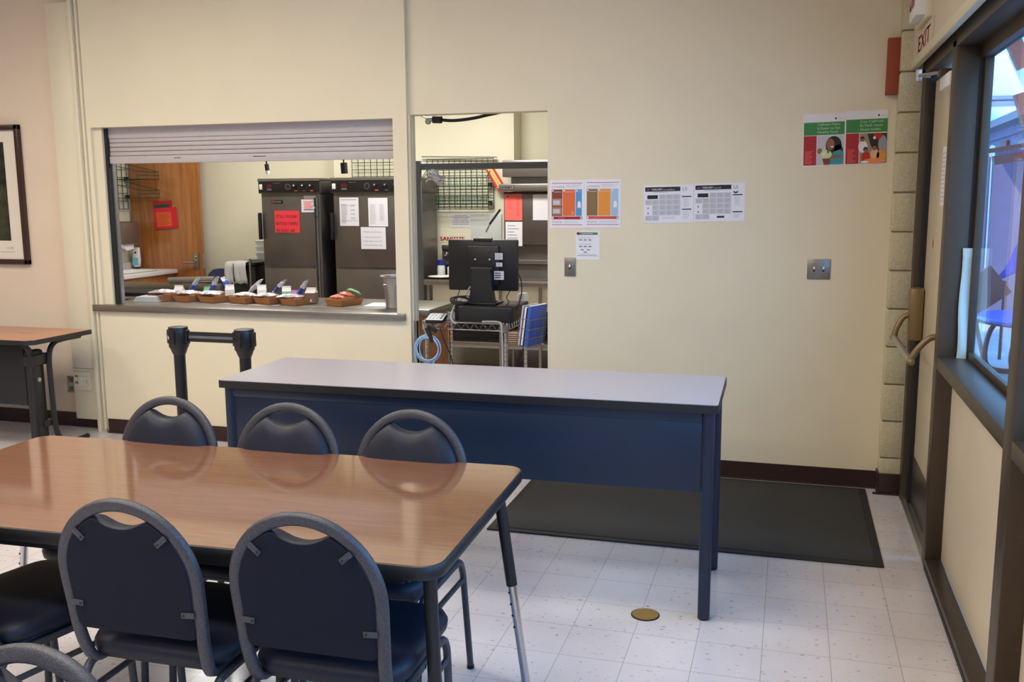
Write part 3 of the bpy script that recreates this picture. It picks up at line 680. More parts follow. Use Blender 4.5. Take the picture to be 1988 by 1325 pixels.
b = MB(); b.tube([(-4.36, 5.80, .90), (-4.12, 5.86, .905)], .010, M_black, 8); b.tube([(-4.34, 5.84, .90), (-4.20, 5.88, .91)], .012, M_black, 8); tag(b.build('tongs', loc=(-4.25, 5.83, .89)), 'dark utensil lying behind the grey sheets', 'utensil')

# ------------------------------------------------------------------ queue posts
def post(x, y, label, belt=False):
    t = empty('queue_post', (x, y, 0), label, 'queue barrier post')
    q = MB(); q.lathe([(.165, 0), (.17, .012), (.16, .025), (.06, .04), (.035, .055)], M_blackm, n=32); part(q, 'base', t)
    q = MB(); q.lathe([(.030, .05), (.030, .78)], M_black, n=24); part(q, 'pole', t)
    q = MB(); q.lathe([(.031, .765), (.040, .785), (.045, .80), (.052, .81), (.053, .895), (.050, .915), (.030, .918)], M_black, n=24)
    for k in range(4):
        a = math.pi/2*k; q.M = Matrix.Rotation(a, 4, 'Z'); q.box(.046, .062, -.016, .016, .825, .900, M_black, .003)
    q.M = Matrix.Identity(4)
    hd = part(q, 'head', t)
    if belt:
        q = MB(); q.box(.062, .385-.05, -.0015, .0015, .838, .892, M_rubber); bl = part(q, 'belt', t)
        q = MB(); q.box(.064, .333, -.0022, -.0014, .857, .871, M_gsteel); q.build('stripe').parent = bl
        q = MB(); q.rings([[(.0545*math.cos(a), .0545*math.sin(a), z-.02*(k/8)) for k, a in enumerate(R(195+7*k) for k in range(9))] for z in (.868, .884)], M_lgrey, False, False, closed=False); q.build('stripe').parent = hd
    return t
post(-3.125, 4.3, 'black queue barrier post left of the two, with the retractable belt', True)
post(-2.725, 4.3, 'black queue barrier post partly hidden by the grey desk top')

# ------------------------------------------------------------------ long navy desk
dk = empty('desk', (-1.262, 3.695, 0), 'long navy metal desk with a pale grey laminate top', 'desk', R(.9))
q = MB(); q.prism(rrect(-1.03, 1.03, -.292, .292, .018, 3), .808, .838, M_edge); q.prism(rrect(-1.027, 1.027, -.289, .289, .016, 3), .838, .8405, M_desk); part(q, 'desktop', dk, smooth=30)
q = MB(); q.box(-.985, .970, -.262, -.248, .50, .79, M_navy, .002); q.box(-.985, .965, -.266, -.252, .768, .808, M_navy, .001); q.box(.9695, .9735, -.2625, -.25, .515, .73, M_gasket)
q.box(-.985, .965, .235, .25, .73, .808, M_navy, .001); q.box(.965, .985, -.25, .25, .73, .808, M_navy); q.box(-.985, -.965, -.25, .25, .73, .808, M_navy); part(q, 'modesty_panel', dk)
for sx in (-1, 1):
    for sy_ in (-.248, .258):
        q = MB(); q.M = Matrix.Translation((sx*.992, sy_, 0)); w = .0225
        q.rings([[(x, y, z) for x, y in rrect(-w, w, -w, w, .014, 4)] for z in (.006, .808)], M_navy); q.lathe([(.020, 0), (.021, .007)], M_rubber, n=16)
        part(q, 'leg', dk)

# ------------------------------------------------------------------ wood topped table
tb = empty('dining_table', (-1.69, 2.368, 0), 'walnut laminate table with black edge in the foreground', 'table', R(2))
q = MB(); L2, D2 = .915, .436
q.rings([[(x, y, z) for x, y in rrect(-L2-e, L2+e, -D2-e, D2+e, .06+e)] for e, z in ((-.012, .697), (-.002, .700), (.002, .710), (.002, .726), (-.002, .734), (-.006, .7355))], M_edge, True, False)
q.prism(rrect(-L2+.005, L2-.005, -D2+.005, D2-.005, .055), .731, .7362, M_lam); part(q, 'tabletop', tb, smooth=35)
q = MB()
for s_ in (-1, 1): q.box(-.80, .80, s_*.36-.012, s_*.36+.012, .66, .698, M_blackm); q.box(s_*.80-.012, s_*.80+.012, -.36, .36, .66, .698, M_blackm)
part(q, 'under_frame', tb)
for sx in (-1, 1):
    for sy_ in (-1, 1):
        a = Vector((sx*.862, sy_*.29+(.0 if sy_ > 0 else -.06), .70)); bt = Vector((sx*.955, a.y+.0, .02)) if sy_ > 0 else Vector((sx*.885, a.y-.01, .02)); mid = a+(bt-a)*.45
        q = MB(); q.tube([a, mid], .0175, M_blackm, 14); q.ball(tuple(mid+Vector((-.02, -.0, .05))), .006, M_chrome, 5); q.box(a.x-.04, a.x+.04, a.y-.03, a.y+.03, .690, .703, M_blackm, .003); lg = part(q, 'leg', tb)
        q = MB(); q.tube([mid, bt], .0135, M_chrome, 14)
        for k in range(4): 
            p = mid+(bt-mid)*(.06+.1*k); q.ball((p.x-.009, p.y-.0095, p.z), .004, M_gasket, 5)
        e = q.build('leg_extension'); e.parent = lg
        q = MB(); q.M = Matrix.Translation((bt.x, bt.y, 0)); q.lathe([(.02, 0), (.02, .006), (.008, .012), (.008, .03)], M_chrome, n=14); q.build('glide').parent = lg

# ------------------------------------------------------------------ banquet chairs
def back_y(z): return -.190-(z-.42)*.14
def make_chair(label):
    t = empty('banquet_chair', (0, 0, 0), label, 'chair', group=None)
    hw, top, r = .184, .880, .184
    # bent back frame: from under the seat up, round the arch and down again
    half = [(.164, .17, .430), (.164, .0, .430), (.166, -.13, .430), (.169, -.170, .438), (.174, -.189, .470)]
    for z in (.53, .58, .63, .67): half.append((hw-.006+.006*(z-.53)/.14, back_y(z), z))
    ap = []
    for k in range(13):
        a = R(90*k/12); x = hw*math.cos(a); z = .690+(top-.690)*math.sin(a); ap.append((x, back_y(z), z))
    right = half+ap
    path = right+[(-x, y, z) for x, y, z in reversed(right[:-1])]
    q = MB(); path = smoothpath(path, 2)
    rg = []; N = len(path)
    for i, p in enumerate(path):
        tn = (path[min(i+1, N-1)]-path[max(i-1, 0)]).normalized(); nrm = Vector((0, -1, -.2)).normalized()
        if abs(tn.y) > .7: nrm = Vector((0, 0, -1))
        a = (nrm-tn*nrm.dot(tn)).normalized(); b2 = tn.cross(a)
        rg.append([p+a*.0115*math.copysign(abs(math.cos(u))**.7, math.cos(u))+b2*.0158*math.copysign(abs(math.sin(u))**.7, math.sin(u)) for u in (2*math.pi*k/12 for k in range(12))])
    q.rings(rg, M_ham); part(q, 'back_frame', t, smooth=60)
    # back pad, bean-shaped dip at the top
    iw = hw-.011; pts = []
    zb, za = .537, .690; itop = top-.016
    pts.append((iw-.02, zb)); pts.append((iw-.006, zb+.012))
    for z in (.57, .62): pts.append((iw-.003, z))
    for k in range(0, 11):
        a = R(6.35*k); pts.append((iw*math.cos(a), za+(itop-za)*math.sin(a)))
    x_e, z_e = pts[-1]
    dip = [(x_e-.008, z_e-.002), (x_e*.74, z_e-.008), (x_e*.48, z_e-.017), (x_e*.22, z_e-.022), (0, z_e-.023)]
    pts += dip; out_ = pts+[(-x, z) for x, z in reversed(pts[:-1])]
    cz = .70
    def ring(sc, w): return [(x*sc, back_y(cz+(z-cz)*sc)+w, cz+(z-cz)*sc) for x, z in out_]
    q = MB(); q.rings([ring(.985, -.010), ring(1, .0), ring(.99, .020), ring(.95, .032), ring(.87, .040), ring(.70, .045), ring(.4, .047), ring(.08, .048)], M_vinyl); part(q, 'backrest', t, smooth=80)
    q = MB(); q.rings([ring(.985, -.0102), ring(.975, -.0125)], M_vinylb, smooth_ := True); bc = part(q, 'back_cover', t)
    for sx in (-1, 1):
        for z, ang in ((.812, 40), (.612, 4)):
            x = (hw-.010 if z < .7 else .128)*sx; q = MB(); q.M = Matrix.Translation((x, back_y(z)-.0145, z)) @ Matrix.Rotation(-R(ang)*sx, 4, 'Y')
            q.box(-.036*sx if sx > 0 else 0, 0 if sx > 0 else .036, -.002, .001, -.0075, .0075, M_ham, .002); q.ball((-.029*sx, -.002, 0), .0035, M_gasket, 5); part(q, 'bracket', t)
    # seat
    def sr(e, z, dy=0): return [(x, y+dy, z) for x, y in rrect(-.20+e, .20-e, -.175+e, .225-e, max(.02, .075-e))]
    q = MB(); q.rings([sr(.012, .442), sr(0, .450), sr(-.003, .470), sr(.006, .486), sr(.03, .494), sr(.08, .498)], M_vinyl); part(q, 'seat', t, smooth=80)
    q = MB(); q.box(-.17, .17, -.15, .19, .428, .443, M_blackm); part(q, 'seat_board', t)
    for sx in (-1, 1):
        x = sx*.188
        fr = smoothpath([(x, .215, .008), (x, .195, .33), (x, .185, .385), (x, .165, .412), (x, .13, .420), (x, .0, .420)], 3)
        rr = smoothpath([(x, -.262, .008), (x, -.205, .33), (x, -.19, .382), (x, -.17, .411), (x, -.135, .420), (x, .0, .420)], 3)
        for pth in (fr, rr):
            q = MB(); q.tube(pth, .0115, M_ham, 8, upv=(1, 0, 0)); q.M = Matrix.Translation((pth[0].x, pth[0].y, 0)); q.lathe([(.013, 0), (.013, .012)], M_rubber, n=10)
            part(q, 'leg', t, smooth=60)
        q = MB(); q.tube([(x, .190, .345), (x, -.198, .345)], .009, M_ham, 8, upv=(1, 0, 0)); part(q, 'side_stretcher', t, smooth=60)
    q = MB(); q.tube([(-.188, .06, .418), (.188, .06, .418)], .009, M_ham, 8); part(q, 'cross_stretcher', t)
    return t
chairs = [(-2.108, 2.578, 180, 'navy vinyl chair leftmost of the far row, in front of the queue posts', 'chairs along the far side of the table'),
          (-1.638, 2.59, 180.5, 'navy vinyl chair behind the table, middle of the far row', 'chairs along the far side of the table'),
          (-1.186, 2.602, 180, 'navy vinyl chair behind the table, rightmost of the far row', 'chairs along the far side of the table'),
          (-1.506, 2.052, 1, 'navy chair seen from behind, left of the two whose whole backs show', 'chairs along the near side of the table'),
          (-1.044, 2.078, 1, 'navy chair seen from behind, right of the two, nearest the table corner', 'chairs along the near side of the table'),
          (-2.06, 2.05, -14, 'navy chair at the left edge of the photo with only its seat and legs showing', 'chairs along the near side of the table'),
          (-1.14, .885, 178, 'chair in the bottom left corner showing only the top arch of its frame', None)]
c0 = make_chair(chairs[0][3])
for i, (x, y, a, lb, g) in enumerate(chairs):
    o = c0 if i == 0 else copy_tree(c0)
    o.location = (x, y, 0); o.rotation_euler = (0, 0, R(a)); o['label'] = lb
    if g: o['group'] = g

# ------------------------------------------------------------------ floor mat and floor socket
b = MB(); b.box(-1.36, .437, 4.165, 5.305, 0, .008, mat('dark_mat_border', (40, 39, 38), .8), .003); mt_ = tag(b.build('floor_mat', loc=(-.46, 4.73, 0)), 'dark charcoal entrance mat on the floor behind the desk', 'floor mat')
q = MB(); q.box(-1.325, .402, 4.20, 5.27, .004, .0115, M_mat, .002); adopt(q.build('carpet'), mt_)
b = MB(); b.lathe([(.0545, 0), (.0545, .003), (.051, .0035)], M_rubber, (-.484, 3.434), 40); b.lathe([(.051, .0005), (.050, .005), (.01, .0052)], M_brass, (-.484, 3.434), 40)
for a in (60, 180, 300): b.ball((-.484+.035*math.cos(R(a)), 3.434+.035*math.sin(R(a)), .005), .004, M_brass, 5, (1, 1, .4))
tag(b.build('floor_socket', loc=(-.484, 3.434, 0)), 'round brass floor socket cover on the tiles by the desk leg', 'floor socket')
# ceiling fixtures
for i, (x, y, e) in enumerate(LIGHTS):
    b = MB(); b.box(x-.62, x+.62, y-.32, y+.32, CEIL-.045, CEIL, M_whitep, .004); q = MB(); q.box(x-.59, x+.59, y-.29, y+.29, CEIL-.05, CEIL-.044, M_diff)
    o = tag(b.build('ceiling_light', loc=(x, y, CEIL)), 'rectangular ceiling light panel outside the picture', 'ceiling light', 'ceiling lights of the dining room'); adopt(q.build('diffuser'), o)
for i, (x, y, e) in enumerate(KLIGHTS):
    b = MB(); b.box(x-.60, x+.60, y-.29, y+.29, 2.842, 2.859, M_whitep, .002)
    tag(b.build('kitchen_light', loc=(x, y, 2.86)), 'white ceiling light housing over the kitchen', 'ceiling light', 'ceiling lights of the kitchen')

# ================================================================== KITCHEN
def hot_cabinet(x0, x1, label, seed):
    y0, y1 = 7.60, 8.36
    t = empty('warming_cabinet', ((x0+x1)/2, (y0+y1)/2, 0), label, 'warming cabinet')
    cx = (x0+x1)/2; cyy = (y0+y1)/2; w = (x1-x0)/2; d = (y1-y0)/2
    q = MB(); q.box(-w+.018, w-.012, -d+.02, d, .14, 1.735, M_steeld, .004); part(q, 'body', t)
    q = MB(); q.box(-w, w, -d-.006, d, 1.735, 1.762, M_steel, .004); q.box(-w, w, -d+.005, d, 1.63, 1.735, M_steeld, .003); part(q, 'hood', t)
    q = MB(); q.box(-w+.006, w-.006, -d-.003, -d+.006, 1.636, 1.734, M_black, .002); cp = part(q, 'control_panel', t)
    q = MB(); q.M = frame((-w, -d-.003, 1.636), (1, 0, 0), (0, 0, 1))
    q.disc((2*w*.49, .052), .026, .026, .001, M_steel, 24); q.disc((2*w*.49, .052), .021, .021, .0016, M_gasket, 24)
    q.box(2*w*.03, 2*w*.075, .028, .075, 0, .008, M_whitep, .002)
    q.rect(2*w*.15, .042, 2*w*.225, .072, .0008, mat('dark_red_display', (96, 16, 22), .3)); q.rect(2*w*.15, .020, 2*w*.225, .036, .0008, M_gsteel)
    q.text('----', 2*w*.25, .082, .01, .0008, M_lgrey, width=.07)
    for f in (.615, .745, .87): q.rect(2*w*(f-.02), .012, 2*w*(f+.025), .020, .0008, M_orange if f != .745 else M_gsteel)
    q.build('dial_face').parent = cp
    for f in (.60, .735, .86):
        q = MB(); q.M = frame((-w+2*w*f, -d-.003, 1.695), (1, 0, 0), (0, 0, 1)); q.lathe([(.020, 0), (.018, .012), (.010, .014), (.008, .02)], M_black, n=16); q.ball((0, .002, .02), .010, M_chrome, 6); q.build('knob').parent = cp
    q = MB(); q.box(-w+.03, w-.06, -d, -d+.022, .985, 1.60, M_steeld, .006); part(q, 'upper_door', t)
    q = MB(); q.box(-w+.03, w-.06, -d, -d+.022, .20, .965, M_steeld, .006); part(q, 'lower_door', t)
    for z in (1.55, 1.46, 1.02, .92, .45):
        q = MB(); q.box(w-.062, w-.030, -d-.012, -d+.01, z-.035, z+.035, M_gsteel, .005); q.tube([(w-.046, -d-.012, z-.04), (w-.046, -d-.012, z+.04)], .008, M_gasket, 8); part(q, 'hinge', t)
    q = MB(); q.tube([(w-.035, -d-.002, .20), (w-.035, -d-.002, 1.60)], .006, M_steel, 6); part(q, 'edge_trim', t)
    q = MB(); q.box(-w+.002, -w+.03, -d-.035, -d+.005, 1.22, 1.46, M_black, .01); part(q, 'door_handle', t)
    for sx in (-1, 1):
        for sy_ in (-1, 1):
            q = MB(); q.M = frame((sx*(w-.07)-.015, sy_*(d-.08), .06), (0, 1, 0), (0, 0, 1)); q.lathe([(.06, 0), (.06, .03)], M_rubber, n=18); q.M = Matrix.Translation((sx*(w-.07), sy_*(d-.08), 0)); q.lathe([(.02, .10), (.02, .145)], M_steel, n=10); part(q, 'caster', t)
    return t
hot_cabinet(-4.60, -3.985, 'tall stainless warming cabinet bearing the bright red handwritten note', 1)
hot_cabinet(-3.885, -3.17, 'tall stainless warming cabinet with three white sheets, right of the red note one', 2)
def fn_note(b, w, h):
    for i, s_ in enumerate(('STILL WORK', 'BUTTONS TURNED', 'IN DIAL #8')): b.text(s_, .015, h-.065-.062*i, .028, .0025, mat('dark_red_marker', (110, 16, 32), .6), width=w*(.86 if i != 2 else .72))
paper('handwritten_note', -4.443, 1.283, .248, .195, 'bright red handwritten note on the left warming cabinet', fn_note, y=7.598, m=M_mag, cat='note')
def fn_lab(b, w, h):
    for i in range(7): b.rect(.02+.01*(i % 2), h-.02-.012*i, w-.02-.01*(i % 3), h-.014-.012*i, .0025, M_pink if i < 6 else M_ink)
paper('warning_label', -4.172, 1.463, .136, .112, 'white warning label with red print on the left warming cabinet', fn_lab, y=7.598, cat='label')
paper('warning_label', -4.145, 1.578, .118, .030, 'narrow silver label above the white warning label', lambda b, w, h: b.lines(.04, .004, w-.005, h-.004, 3, .0025, M_grey), y=7.598, m=M_alum, cat='label')
paper('name_plate', -4.469, 1.543, .112, .027, 'small black maker plate on the left warming cabinet door', lambda b, w, h: (b.text('Cres-Cor', .03, .008, .012, .0025, M_lgrey, width=.07), b.rect(.004, .004, .024, h-.004, .0025, M_red)), y=7.598, m=M_black, cat='label')
def fn_sheet(dense):
    def f(b, w, h):
        if dense: b.text('Hot and Serving Temperature Chart', .012, h-.022, .010, .0025, M_ink, width=w-.03)
        b.lines(.015, .02, w*.42, h*.78, 16, .0025, M_grey if dense else M_lgrey, .3, .3); b.lines(w*.58, .05, w*.86, h*.78, 16 if not dense else 4, .0025, M_lgrey, .3, .3)
        if dense: b.rect(.01, h*.735, w-.02, h*.742, .0025, M_grey); b.rect(.01, h*.18, w-.01, h*.19, .0025, M_grey)
    return f
paper('temperature_chart', -3.800, 1.344, .182, .246, 'white temperature chart at the upper left of the right warming cabinet', fn_sheet(True), y=7.598, cat='paper')
paper('price_list', -3.527, 1.340, .182, .246, 'white two column list at the upper right of the right warming cabinet', fn_sheet(False), y=7.598, cat='paper')
def fn_hand(b, w, h):
    for i, s_ in enumerate(('Please put away', 'Temp log must be in', 'Keep milks cool at 40', 'Clean between use')): b.text('* '+s_, .015, h-.055-.035*i+(.01 if i == 0 else 0), .011, .0025, M_grey, width=w*.78)
paper('handwritten_note', -3.604, 1.144, .235, .19, 'white handwritten note, lowest on the right warming cabinet', fn_hand, y=7.598, cat='note')
paper('sticky_note', 0, 0, .26, .20, 'yellow note on the side of the right warming cabinet', lambda b, w, h: b.lines(.02, .02, w-.03, h-.02, 6, .0025, mat('dull_yellow_print', (206, 208, 120), .6), .3), m=M_yel, fr=frame((-3.180, 7.72, 1.19), (0, 1, 0), (0, 0, 1)), cat='note')

# wire grid panels with shelves
def grid(x0, x1, z0, z1, y, n, m, M=None, r=.0035):
    b = MB()
    if M: b.M = M
    for i in range(n+1): x = x0+(x1-x0)*i/n; b.tube([(x, y, z0), (x, y, z1)], r, M_green, 5)
    for j in range(m+1): z = z0+(z1-z0)*j/m; b.tube([(x0, y-.004, z), (x1, y-.004, z)], r, M_green, 5)
    return b
def wire_shelf(root, x0, x1, z, yw, dep, M=None):
    q = MB()
    if M: q.M = M
    n = int((x1-x0)/.028)
    for i in range(n+1): x = x0+(x1-x0)*i/n; q.tube([(x, yw, z), (x, yw-dep, z), (x, yw-dep, z+.075)], .002, M_green, 4)
    for yy, zz in ((yw, z), (yw-dep*.5, z), (yw-dep, z), (yw-dep, z+.04), (yw-dep, z+.075)): q.tube([(x0, yy, zz), (x1, yy, zz)], .0035, M_green, 5)
    for x in (x0, x1): q.tube([(x, yw, z+.165), (x, yw-dep, z+.075), (x, yw-dep, z)], .0035, M_green, 5); q.tube([(x, yw, z), (x, yw-dep, z)], .0035, M_green, 5); q.box(x-.03, x+.005, yw-.03, yw, z-.01, z+.03, M_gasket)
    return adopt(q.build('wire_shelf'), root)
b = grid(-3.315, -2.66, 1.475, 1.94, 8.47, 12, 9); b.tube([(-3.36, 8.45, 1.965), (-2.62, 8.45, 1.948)], .006, M_alum, 6); b.tube([(-3.36, 8.47, 1.94), (-2.62, 8.47, 1.925)], .005, M_alum, 6)
g1 = tag(b.build('wire_grid_panel', loc=(-2.99, 8.5, 1.475)), 'green wire grid panel above the sinks, seen through the doorway', 'wire rack')
wire_shelf(g1, -3.305, -2.675, 1.69, 8.465, .16); wire_shelf(g1, -3.305, -2.675, 1.52, 8.465, .16)
b = grid(-4.09, -3.50, 1.72, 2.05, 8.47, 9, 5)
g2 = tag(b.build('wire_grid_panel', loc=(-3.8, 8.5, 1.6)), 'green wire grid panel just above the right warming cabinet', 'wire rack')
ML = frame((-6.69, 0, 0), (0, 1, 0), (0, 0, 1)) @ Matrix(((1, 0, 0, 0), (0, 0, 1, 0), (0, 1, 0, 0), (0, 0, 0, 1)))
ML = Matrix(((0, -1, 0, -6.69), (1, 0, 0, 0), (0, 0, 1, 0), (0, 0, 0, 1)))   # local x -> +Y, local y -> -X
b = grid(8.12, 8.485, 1.485, 2.05, -.01, 5, 7, ML)
g3 = tag(b.build('wire_grid_panel', loc=(-6.7, 8.35, 1.485)), 'green wire grid panel on the far left kitchen wall above the hand sink', 'wire rack')
wire_shelf(g3, 8.14, 8.47, 1.785, -.012, .40, ML); wire_shelf(g3, 8.14, 8.47, 1.60, -.012, .40, ML)

# oak door with its lever and the red folder
b = MB(); b.box(-6.66, -5.835, 8.50, 8.545, .01, 2.13, M_door, .002); od = tag(b.build('oak_door', loc=(-6.66, 8.52, 0)), 'open oak veneer door standing at the back left of the kitchen', 'door')
q = MB(); q.box(-5.935, -5.872, 8.488, 8.5, .865, 1.035, M_steel, .004); q.tube([(-5.90, 8.49, .935), (-5.90, 8.45, .935), (-6.03, 8.45, .935)], .010, M_alum, 8); q.ball((-5.903, 8.487, .99), .014, M_alum, 7); adopt(q.build('lever_handle'), od)
q = MB(); q.box(-5.836, -5.832, 8.51, 8.535, .87, 1.02, M_alum); adopt(q.build('latch_plate'), od)
b = Flat(); b.M = wallframe(-6.365, 1.275, 8.498) @ Matrix.Rotation(R(3), 4, 'Z'); mr2 = mat('crimson_folder', (206, 30, 52), .5)
b.box(0, .265, 0, .215, 0, .012, mr2); b.box(-.005, .22, .21, .285, 0, .006, mat('dark_red_folder', (172, 20, 32), .5)); b.box(.01, .19, .215, .25, .006, .009, M_green)
b.rect(.03, .025, .205, .17, .0125, M_orange); b.lines(.04, .035, .19, .16, 9, .013, M_rust, .3)
tag(b.build('document_folder', loc=(-6.3, 8.49, 1.27), smooth=0), 'crimson paper folder with an orange sheet hanging on the oak door', 'folder')

# hand sink, taps, dispenser, lotion
b = MB(); b.box(-6.70, -6.66, 7.70, 8.49, .86, .93, M_mw, .003)
b.box(-6.70, -6.56, 7.66, 8.49, .822, .862, M_mw, .003); b.box(-6.22, -6.13, 7.66, 8.49, .822, .862, M_mw, .003); b.box(-6.56, -6.22, 7.66, 7.80, .822, .862, M_mw, .003); b.box(-6.56, -6.22, 8.30, 8.49, .822, .862, M_mw, .003)
hs = tag(b.build('sink_counter', loc=(-6.4, 8.05, 0)), 'white laminate hand sink counter on the left kitchen wall', 'sink counter')
q = MB(); q.box(-6.69, -6.16, 7.70, 8.48, .10, .822, M_cabw, .003); adopt(q.build('base_cabinet'), hs)
q = MB(); q.rings([[(x-6.39, y+8.05, z) for x, y in rrect(-a, a, -c, c, .05)] for a, c, z in ((.18, .26, .866), (.165, .245, .868), (.15, .23, .84), (.14, .22, .828))], M_whitep, False, True); adopt(q.build('basin'), hs)
q = MB(); q.tube(smoothpath([(-6.60, 7.98, .86), (-6.60, 7.98, .93), (-6.55, 7.98, .955), (-6.47, 7.98, .93)], 4), .012, M_chrome, 8); q.lathe([(.03, .86), (.025, .875), (.012, .88)], M_chrome, (-6.60, 7.98), 14); q.box(-6.62, -6.54, 7.97, 7.99, .955, .985, M_chrome, .005); adopt(q.build('tap'), hs)
b = MB(); b.box(-6.70, -6.46, 8.10, 8.36, 1.13, 1.36, M_sidep, .03); b.add([(-6.60, 8.13, 1.13), (-6.50, 8.13, 1.13), (-6.50, 8.30, 1.13), (-6.48, 8.16, 1.07), (-6.49, 8.28, 1.08)], [(0, 1, 3), (1, 2, 4, 3), (0, 3, 4, 2)], M_white)
tag(b.build('towel_dispenser', loc=(-6.7, 8.23, 1.13)), 'grey paper towel dispenser above the hand sink', 'towel dispenser')
b = Flat(); b.M = frame((-6.698, 8.38, 1.12), (0, 1, 0), (0, 0, 1)); b.box(0, .13, 0, .21, 0, .002, M_mw); b.rect(.03, .05, .11, .052, .0025, M_ink); b.rect(.03, .05, .035, .18, .0025, M_ink); b.rect(.105, .05, .11, .18, .0025, M_ink); b.rect(.03, .165, .11, .18, .0025, M_ink); b.lines(.045, .06, .10, .15, 5, .0025, M_grey)
tag(b.build('hand_washing_notice', loc=(-6.698, 8.4, 1.12)), 'small white notice with a black border by the towel dispenser', 'notice')
b = MB(); b.rings([[(-6.585+x, 8.44+y, z) for x, y in rrect(-a, a, -c, c, .012, 3)] for a, c, z in ((.026, .026, .885), (.036, .028, .95), (.042, .012, 1.085))], M_whitep); b.lathe([(.025, .863), (.025, .886)], M_ink, (-6.585, 8.44), 14); b.box(-6.62, -6.55, 8.412, 8.416, .90, .98, mat('aqua_label', (120, 200, 216), .5)); b.ball((-6.585, 8.424, 1.03), .016, M_ink, 6, (1, .3, .8))
tag(b.build('lotion_tube', loc=(-6.585, 8.44, .863)), 'white and aqua lotion tube standing on its cap by the sink', 'lotion tube')

# low worktable at the left behind the counter, with a rolled tube
b = MB(); b.box(-5.75, -4.72, 6.35, 7.15, .78, .80, M_steel, .004); b.box(-5.75, -4.72, 7.11, 7.15, .80, .855, M_steel, .004); b.box(-5.75, -4.72, 6.35, 6.38, .74, .80, M_steel)
wt = tag(b.build('work_table', loc=(-5.2, 6.75, 0)), 'stainless worktable with a raised rim behind the left end of the counter', 'worktable')
for x in (-5.68, -4.80):
    for y in (6.42, 7.08): q = MB(); q.tube([(x, y, 0), (x, y, .78)], .02, M_steel, 10); adopt(q.build('leg'), wt)
b = MB(); b.tube([(-5.22, 7.10, .882), (-4.78, 7.13, .895)], .027, M_alum, 14); tag(b.build('foil_roll', loc=(-5.0, 7.1, .855)), 'silver grey cylinder lying behind the leftmost food trays', 'roll')
b = MB(); b.box(-5.5, -4.95, 6.55, 6.80, .801, .83, M_gasket, .006); tag(b.build('baking_pan', loc=(-5.2, 6.7, .80)), 'dark flat pan on the stainless worktable', 'pan')

# blue chair, towel cart, green shelf post
bc = empty('plastic_chair', (-5.50, 8.20, 0), 'dark blue plastic chair standing before the cream kitchen wall', 'chair')
q = MB(); 
def shellr(z, w, y, th): return [(x, y+yy, z) for x, yy in rrect(-w, w, -th, th, th*.9, 3)]
q.rings([shellr(.50, .20, .10, .012), shellr(.60, .215, .13, .012), shellr(.75, .205, .16, .012), shellr(.83, .18, .175, .012), shellr(.875, .13, .18, .010), shellr(.885, .06, .18, .006)], M_dblue); part(q, 'backrest', bc, smooth=60)
q = MB(); q.rings([[(x, y, z) for x, y in rrect(-.22+e, .22-e, -.25+e, .15-e, .06)] for e, z in ((.01, .43), (0, .445), (.02, .455), (.08, .448))], M_dblue); part(q, 'seat', bc)
for sx in (-1, 1):
    for sy_ in (-1, 1): q = MB(); q.tube([(sx*.16, sy_*.15-.04, .43), (sx*.21, sy_*.21-.04, 0)], .011, M_chrome, 8); part(q, 'leg', bc)
b = MB(); b.box(-5.15, -4.88, 7.95, 8.45, .12, .955, M_blackm, .02); b.box(-5.17, -4.87, 7.93, 8.47, .955, .985, M_black, .008); tc_ = tag(b.build('utility_cart', loc=(-5.02, 8.2, 0)), 'black utility cart draped with white towels', 'cart')
for sx in (-5.12, -4.91):
    for y in (8.0, 8.4): q = MB(); q.M = frame((sx, y, .06), (0, 1, 0), (0, 0, 1)); q.lathe([(.055, -.015), (.055, .015)], M_rubber, n=16); q.M = Matrix.Identity(4); q.tube([(sx, y, .06), (sx, y, .13)], .012, M_steel, 8); adopt(q.build('caster'), tc_)
def towel(x, y, w, l, label, seed):
    rnd = random.Random(seed); b = MB(); n = 12; fs = []; vs = []
    prof = [(.10, .990), (.02, .992), (-.012, .982), (-.018, .94), (-.022, .88), (-.02, .82), (-.024, .985-l)]
    for j, (dy, z) in enumerate(prof):
        for i in range(n+1): vs.append((x+w*i/n+(.01*math.sin(j+seed)), y+dy+(.008*math.sin(i*1.1+seed) if j > 1 else 0), z+(.006*math.sin(i*.9) if j > 4 else 0)))
    for j in range(len(prof)-1):
        for i in range(n): a = j*(n+1)+i; fs.append((a, a+1, a+n+2, a+n+1))
    b.add(vs, fs, M_cloth); o = b.build('towel', loc=(x, y, .99), smooth=80); md = o.modifiers.new('thickness', 'SOLIDIFY'); md.thickness = .006; return tag(o, label, 'towel')
towel(-5.185, 7.925, .095, .20, 'white towel over the left end of the black cart', 1); towel(-5.085, 7.925, .135, .20, 'wider white towel with a dark seam beside it on the black cart', 2)
b = MB(); b.box(-5.089, -5.084, 7.898, 7.902, .80, .975, M_gasket); tag(b.build('cart_strap', loc=(-5.087, 7.9, .8)), 'thin dark strap between the two white towels', 'strap')
b = MB()
for x in (-4.84, -4.655):
    for y in (7.80, 8.08): b.tube([(x, y, 0), (x, y, 1.03)], .011, M_steel, 8)
for k in range(4): b.box(-4.845, -4.65, 7.79, 8.09, .20+.27*k, .212+.27*k, M_gsteel)
tag(b.build('wire_shelving', loc=(-4.75, 7.95, 0)), 'narrow steel shelving unit squeezed beside the left warming cabinet', 'shelving')
